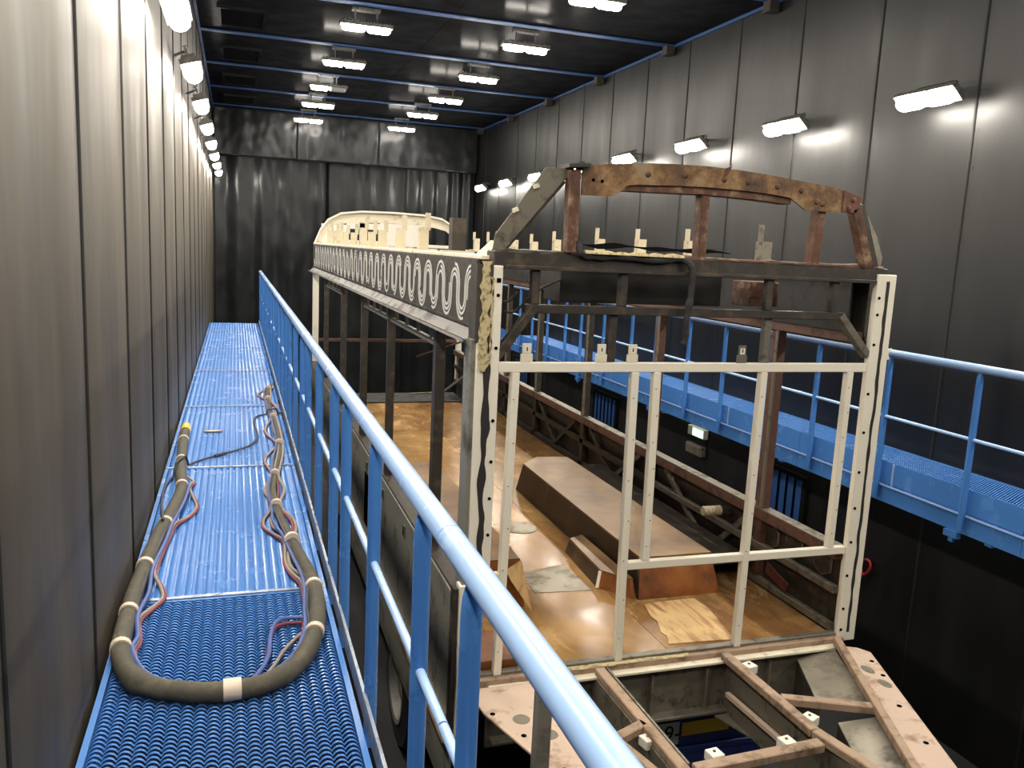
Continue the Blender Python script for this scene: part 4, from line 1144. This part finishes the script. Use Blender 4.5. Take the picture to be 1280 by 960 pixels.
# ================================================================== CABLES ON THE WALKWAY
hb_ = thing('cable_bundle', 'thick grey sleeved cable bundle looped on the near walkway with taped coloured cables', 'cable', (-0.1, 5.0, 0.0))
core = [(-0.415, 7.50), (-0.41, 7.1), (-0.395, 6.63), (-0.37, 6.1), (-0.345, 5.70), (-0.38, 5.2), (-0.42, 4.75), (-0.45, 4.15), (-0.455, 3.66), (-0.44, 3.42), (-0.38, 3.22), (-0.27, 3.11), (-0.07, 3.04), (0.13, 3.08), (0.27, 3.28), (0.345, 3.65), (0.35, 4.05), (0.30, 4.55), (0.25, 5.10), (0.235, 5.65), (0.275, 6.2), (0.33, 6.79), (0.345, 7.4), (0.335, 8.1), (0.32, 8.7), (0.32, 9.2), (0.34, 9.65), (0.385, 9.98)]
def lift(p, base):
    return (p[0], p[1], base)
cpts = catmull([(x, y, 0.047) for x, y in core], 8)
ncp = len(cpts)
def core_r(i):
    t = i / ncp
    base_ = 0.038 if t < 0.58 else lerp(0.038, 0.019, min(1, (t - 0.58) / 0.12))
    return base_ * (1 + 0.05 * noise.noise(Vector((i * 0.3, 2, 1))))
rad = [core_r(i) for i in range(ncp)]
cpts = [Vector((p.x, p.y, rad[i] + 0.0015)) for i, p in enumerate(cpts)]
MB().tube(cpts, rad, 14).build('sleeve', 'hose_sleeve', hb_, smooth=True)
# lump at the lower left
li = next(i for i, p in enumerate(cpts) if p.y < 3.2 and p.x > -0.36)
MB().tube([cpts[li - 3], cpts[li - 1], cpts[li + 1], cpts[li + 3]], [0.039, 0.046, 0.046, 0.039], 14).build('sleeve_patch', 'hose_sleeve', hb_, smooth=True)
MB().tube([cpts[0] + Vector((0, 0.16, 0.012)), cpts[0] + Vector((0, 0.02, 0.002)), cpts[0] - Vector((0, 0.01, 0))], [0.034, 0.041, 0.041], 14).build('end_cap', 'yellow', hb_, smooth=True)
def offs(i, lat, up):
    a = cpts[max(0, i - 1)]; b = cpts[min(ncp - 1, i + 1)]
    d = (b - a).normalized(); s_ = d.cross(Vector((0, 0, 1)))
    return cpts[i] + s_ * (-lat) + Vector((0, 0, up))
TIES = (0.035, 0.085, 0.14, 0.20, 0.245, 0.285, 0.325, 0.452, 0.535, 0.585, 0.635, 0.68, 0.73, 0.79, 0.85, 0.91, 0.965, 1.0)
def side_cable(mat, i0, i1, lat, amp, seed, r, up=0.0):
    pts_ = []
    rn = random.Random(seed)
    ampl = [amp * rn.choice((0.05, 0.2, 0.5, 1.0, 1.0)) for _ in TIES]
    for i in range(i0, i1, 2):
        fr = i / ncp
        kx = next(q for q in range(len(TIES)) if TIES[q] >= fr or q == len(TIES) - 1)
        lo = TIES[kx - 1] if kx else 0.0
        t_ = (fr - lo) / max(1e-6, TIES[kx] - lo)
        w_ = ampl[kx] * math.sin(math.pi * max(0, min(1, t_))) ** 2
        tt_ = rad[i] + r * 0.7
        L = lat * tt_ + (w_ if lat > 0 else -w_)
        z = max(r + 0.002, rad[i] * 0.9 + up - w_ * 0.6)
        a = offs(i, L, 0); pts_.append(Vector((max(-0.47, min(a.x, 0.40)), a.y, z)))
    pts_ = [cpts[max(0, i0 - 3)].copy()] + pts_ + [cpts[min(ncp - 1, i1)].copy()]
    MB().tube(catmull(pts_, 3), r, 8).build('cable', mat, hb_, smooth=True)
side_cable('cable_blue', 30, ncp - 4, 0.95, 0.016, 3, 0.0095, 0.012)
side_cable('cable_grey', 26, ncp - 4, 1.05, 0.075, 5, 0.0085)
side_cable('cable_red', 26, ncp - 2, 1.25, 0.078, 5, 0.0075, -0.014)
side_cable('cable_dark', 40, ncp - 6, 0.6, 0.02, 9, 0.008, 0.02)
side_cable('cable_grey', 128, ncp - 2, 0.3, 0.05, 14, 0.010, 0.012)
side_cable('cable_red', 132, ncp - 2, -0.5, 0.045, 19, 0.009, 0.0)
side_cable('cable_grey', 140, ncp, -0.9, 0.05, 24, 0.010, 0.0)
# branch loops at the lower right
for mat, pp in (('cable_blue', [(0.335, 3.62), (0.25, 3.66), (0.17, 3.64), (0.135, 3.5), (0.12, 3.32), (0.07, 3.17), (0.0, 3.09)]), ('cable_red', [(0.335, 3.585), (0.25, 3.62), (0.165, 3.60), (0.13, 3.46), (0.11, 3.30), (0.06, 3.15), (-0.02, 3.10)]), ('cable_grey', [(0.32, 3.54), (0.26, 3.50), (0.19, 3.38), (0.14, 3.25), (0.10, 3.16)])):
    MB().tube(catmull([(x, y, 0.012 if mat != 'cable_blue' else 0.02) for x, y in pp], 6), 0.009 if mat == 'cable_blue' else 0.008, 8).build('cable', mat, hb_, smooth=True)
for fr, wd in ((0.035, 1), (0.085, 1), (0.14, 1), (0.20, 1), (0.245, 1), (0.285, 1), (0.325, 1), (0.452, 2), (0.535, 1), (0.585, 1), (0.635, 1), (0.68, 1), (0.73, 1), (0.79, 1), (0.85, 1), (0.91, 1), (0.965, 1)):
    i = int(fr * ncp); a, b = max(0, i - wd), min(ncp - 1, i + wd)
    pa = cpts[i] + (cpts[a] - cpts[i]).normalized() * (0.016 if wd == 1 else 0.032); pb = cpts[i] + (cpts[b] - cpts[i]).normalized() * (0.016 if wd == 1 else 0.032)
    rr = rad[i] + (0.004 if fr < 0.6 else 0.014)
    up_ = Vector((0, 0, rr - rad[i]))
    MB().tube([pa + up_ * 0.9, pb + up_ * 0.9], rr, 16).build('tape_band', 'tape', hb_, smooth=True)
tc = [(-0.40, 4.95), (-0.425, 5.2), (-0.455, 5.6), (-0.455, 5.95), (-0.385, 6.35), (-0.27, 6.58), (-0.15, 6.72), (0.0, 6.88), (0.10, 7.02), (0.165, 7.25), (0.175, 7.5), (0.155, 7.85), (0.17, 8.15), (0.24, 8.28), (0.33, 8.32), (0.405, 8.38)]
tcp = catmull([(x, y, 0.012) for x, y in tc], 7)
for p in tcp:
    for cpt in cpts:
        if (Vector((p.x, p.y, 0)) - Vector((cpt.x, cpt.y, 0))).length < 0.055:
            p.z = 0.09 if cpt.y < 7 and cpt.x < 0 else 0.06
tcb = thing('thin_cable', 'single thin dark cable snaking across the corrugated walkway deck', 'cable', (0.0, 6.8, 0.0))
MB().tube(tcp, 0.0085, 8).build('cable', 'cable_dark', tcb, smooth=True)
MB().tube([(-0.16, 6.70, 0.014), (-0.08, 6.79, 0.014)], 0.014, 8).build('inline_splice', 'cable_dark', tcb, smooth=True)
MB().tube([(0.385, 8.37, 0.013), (0.43, 8.39, 0.013)], 0.012, 8).build('plug', 'steel_bare', tcb, smooth=True)
scr = MB().box(-0.27, -0.12, 7.60, 7.66, 0.0005, 0.012)
tag(scr.build('metal_scrap', 'steel_bare', None, bevel=0.004), 'small flat dark metal scrap lying on the walkway deck', 'scrap')
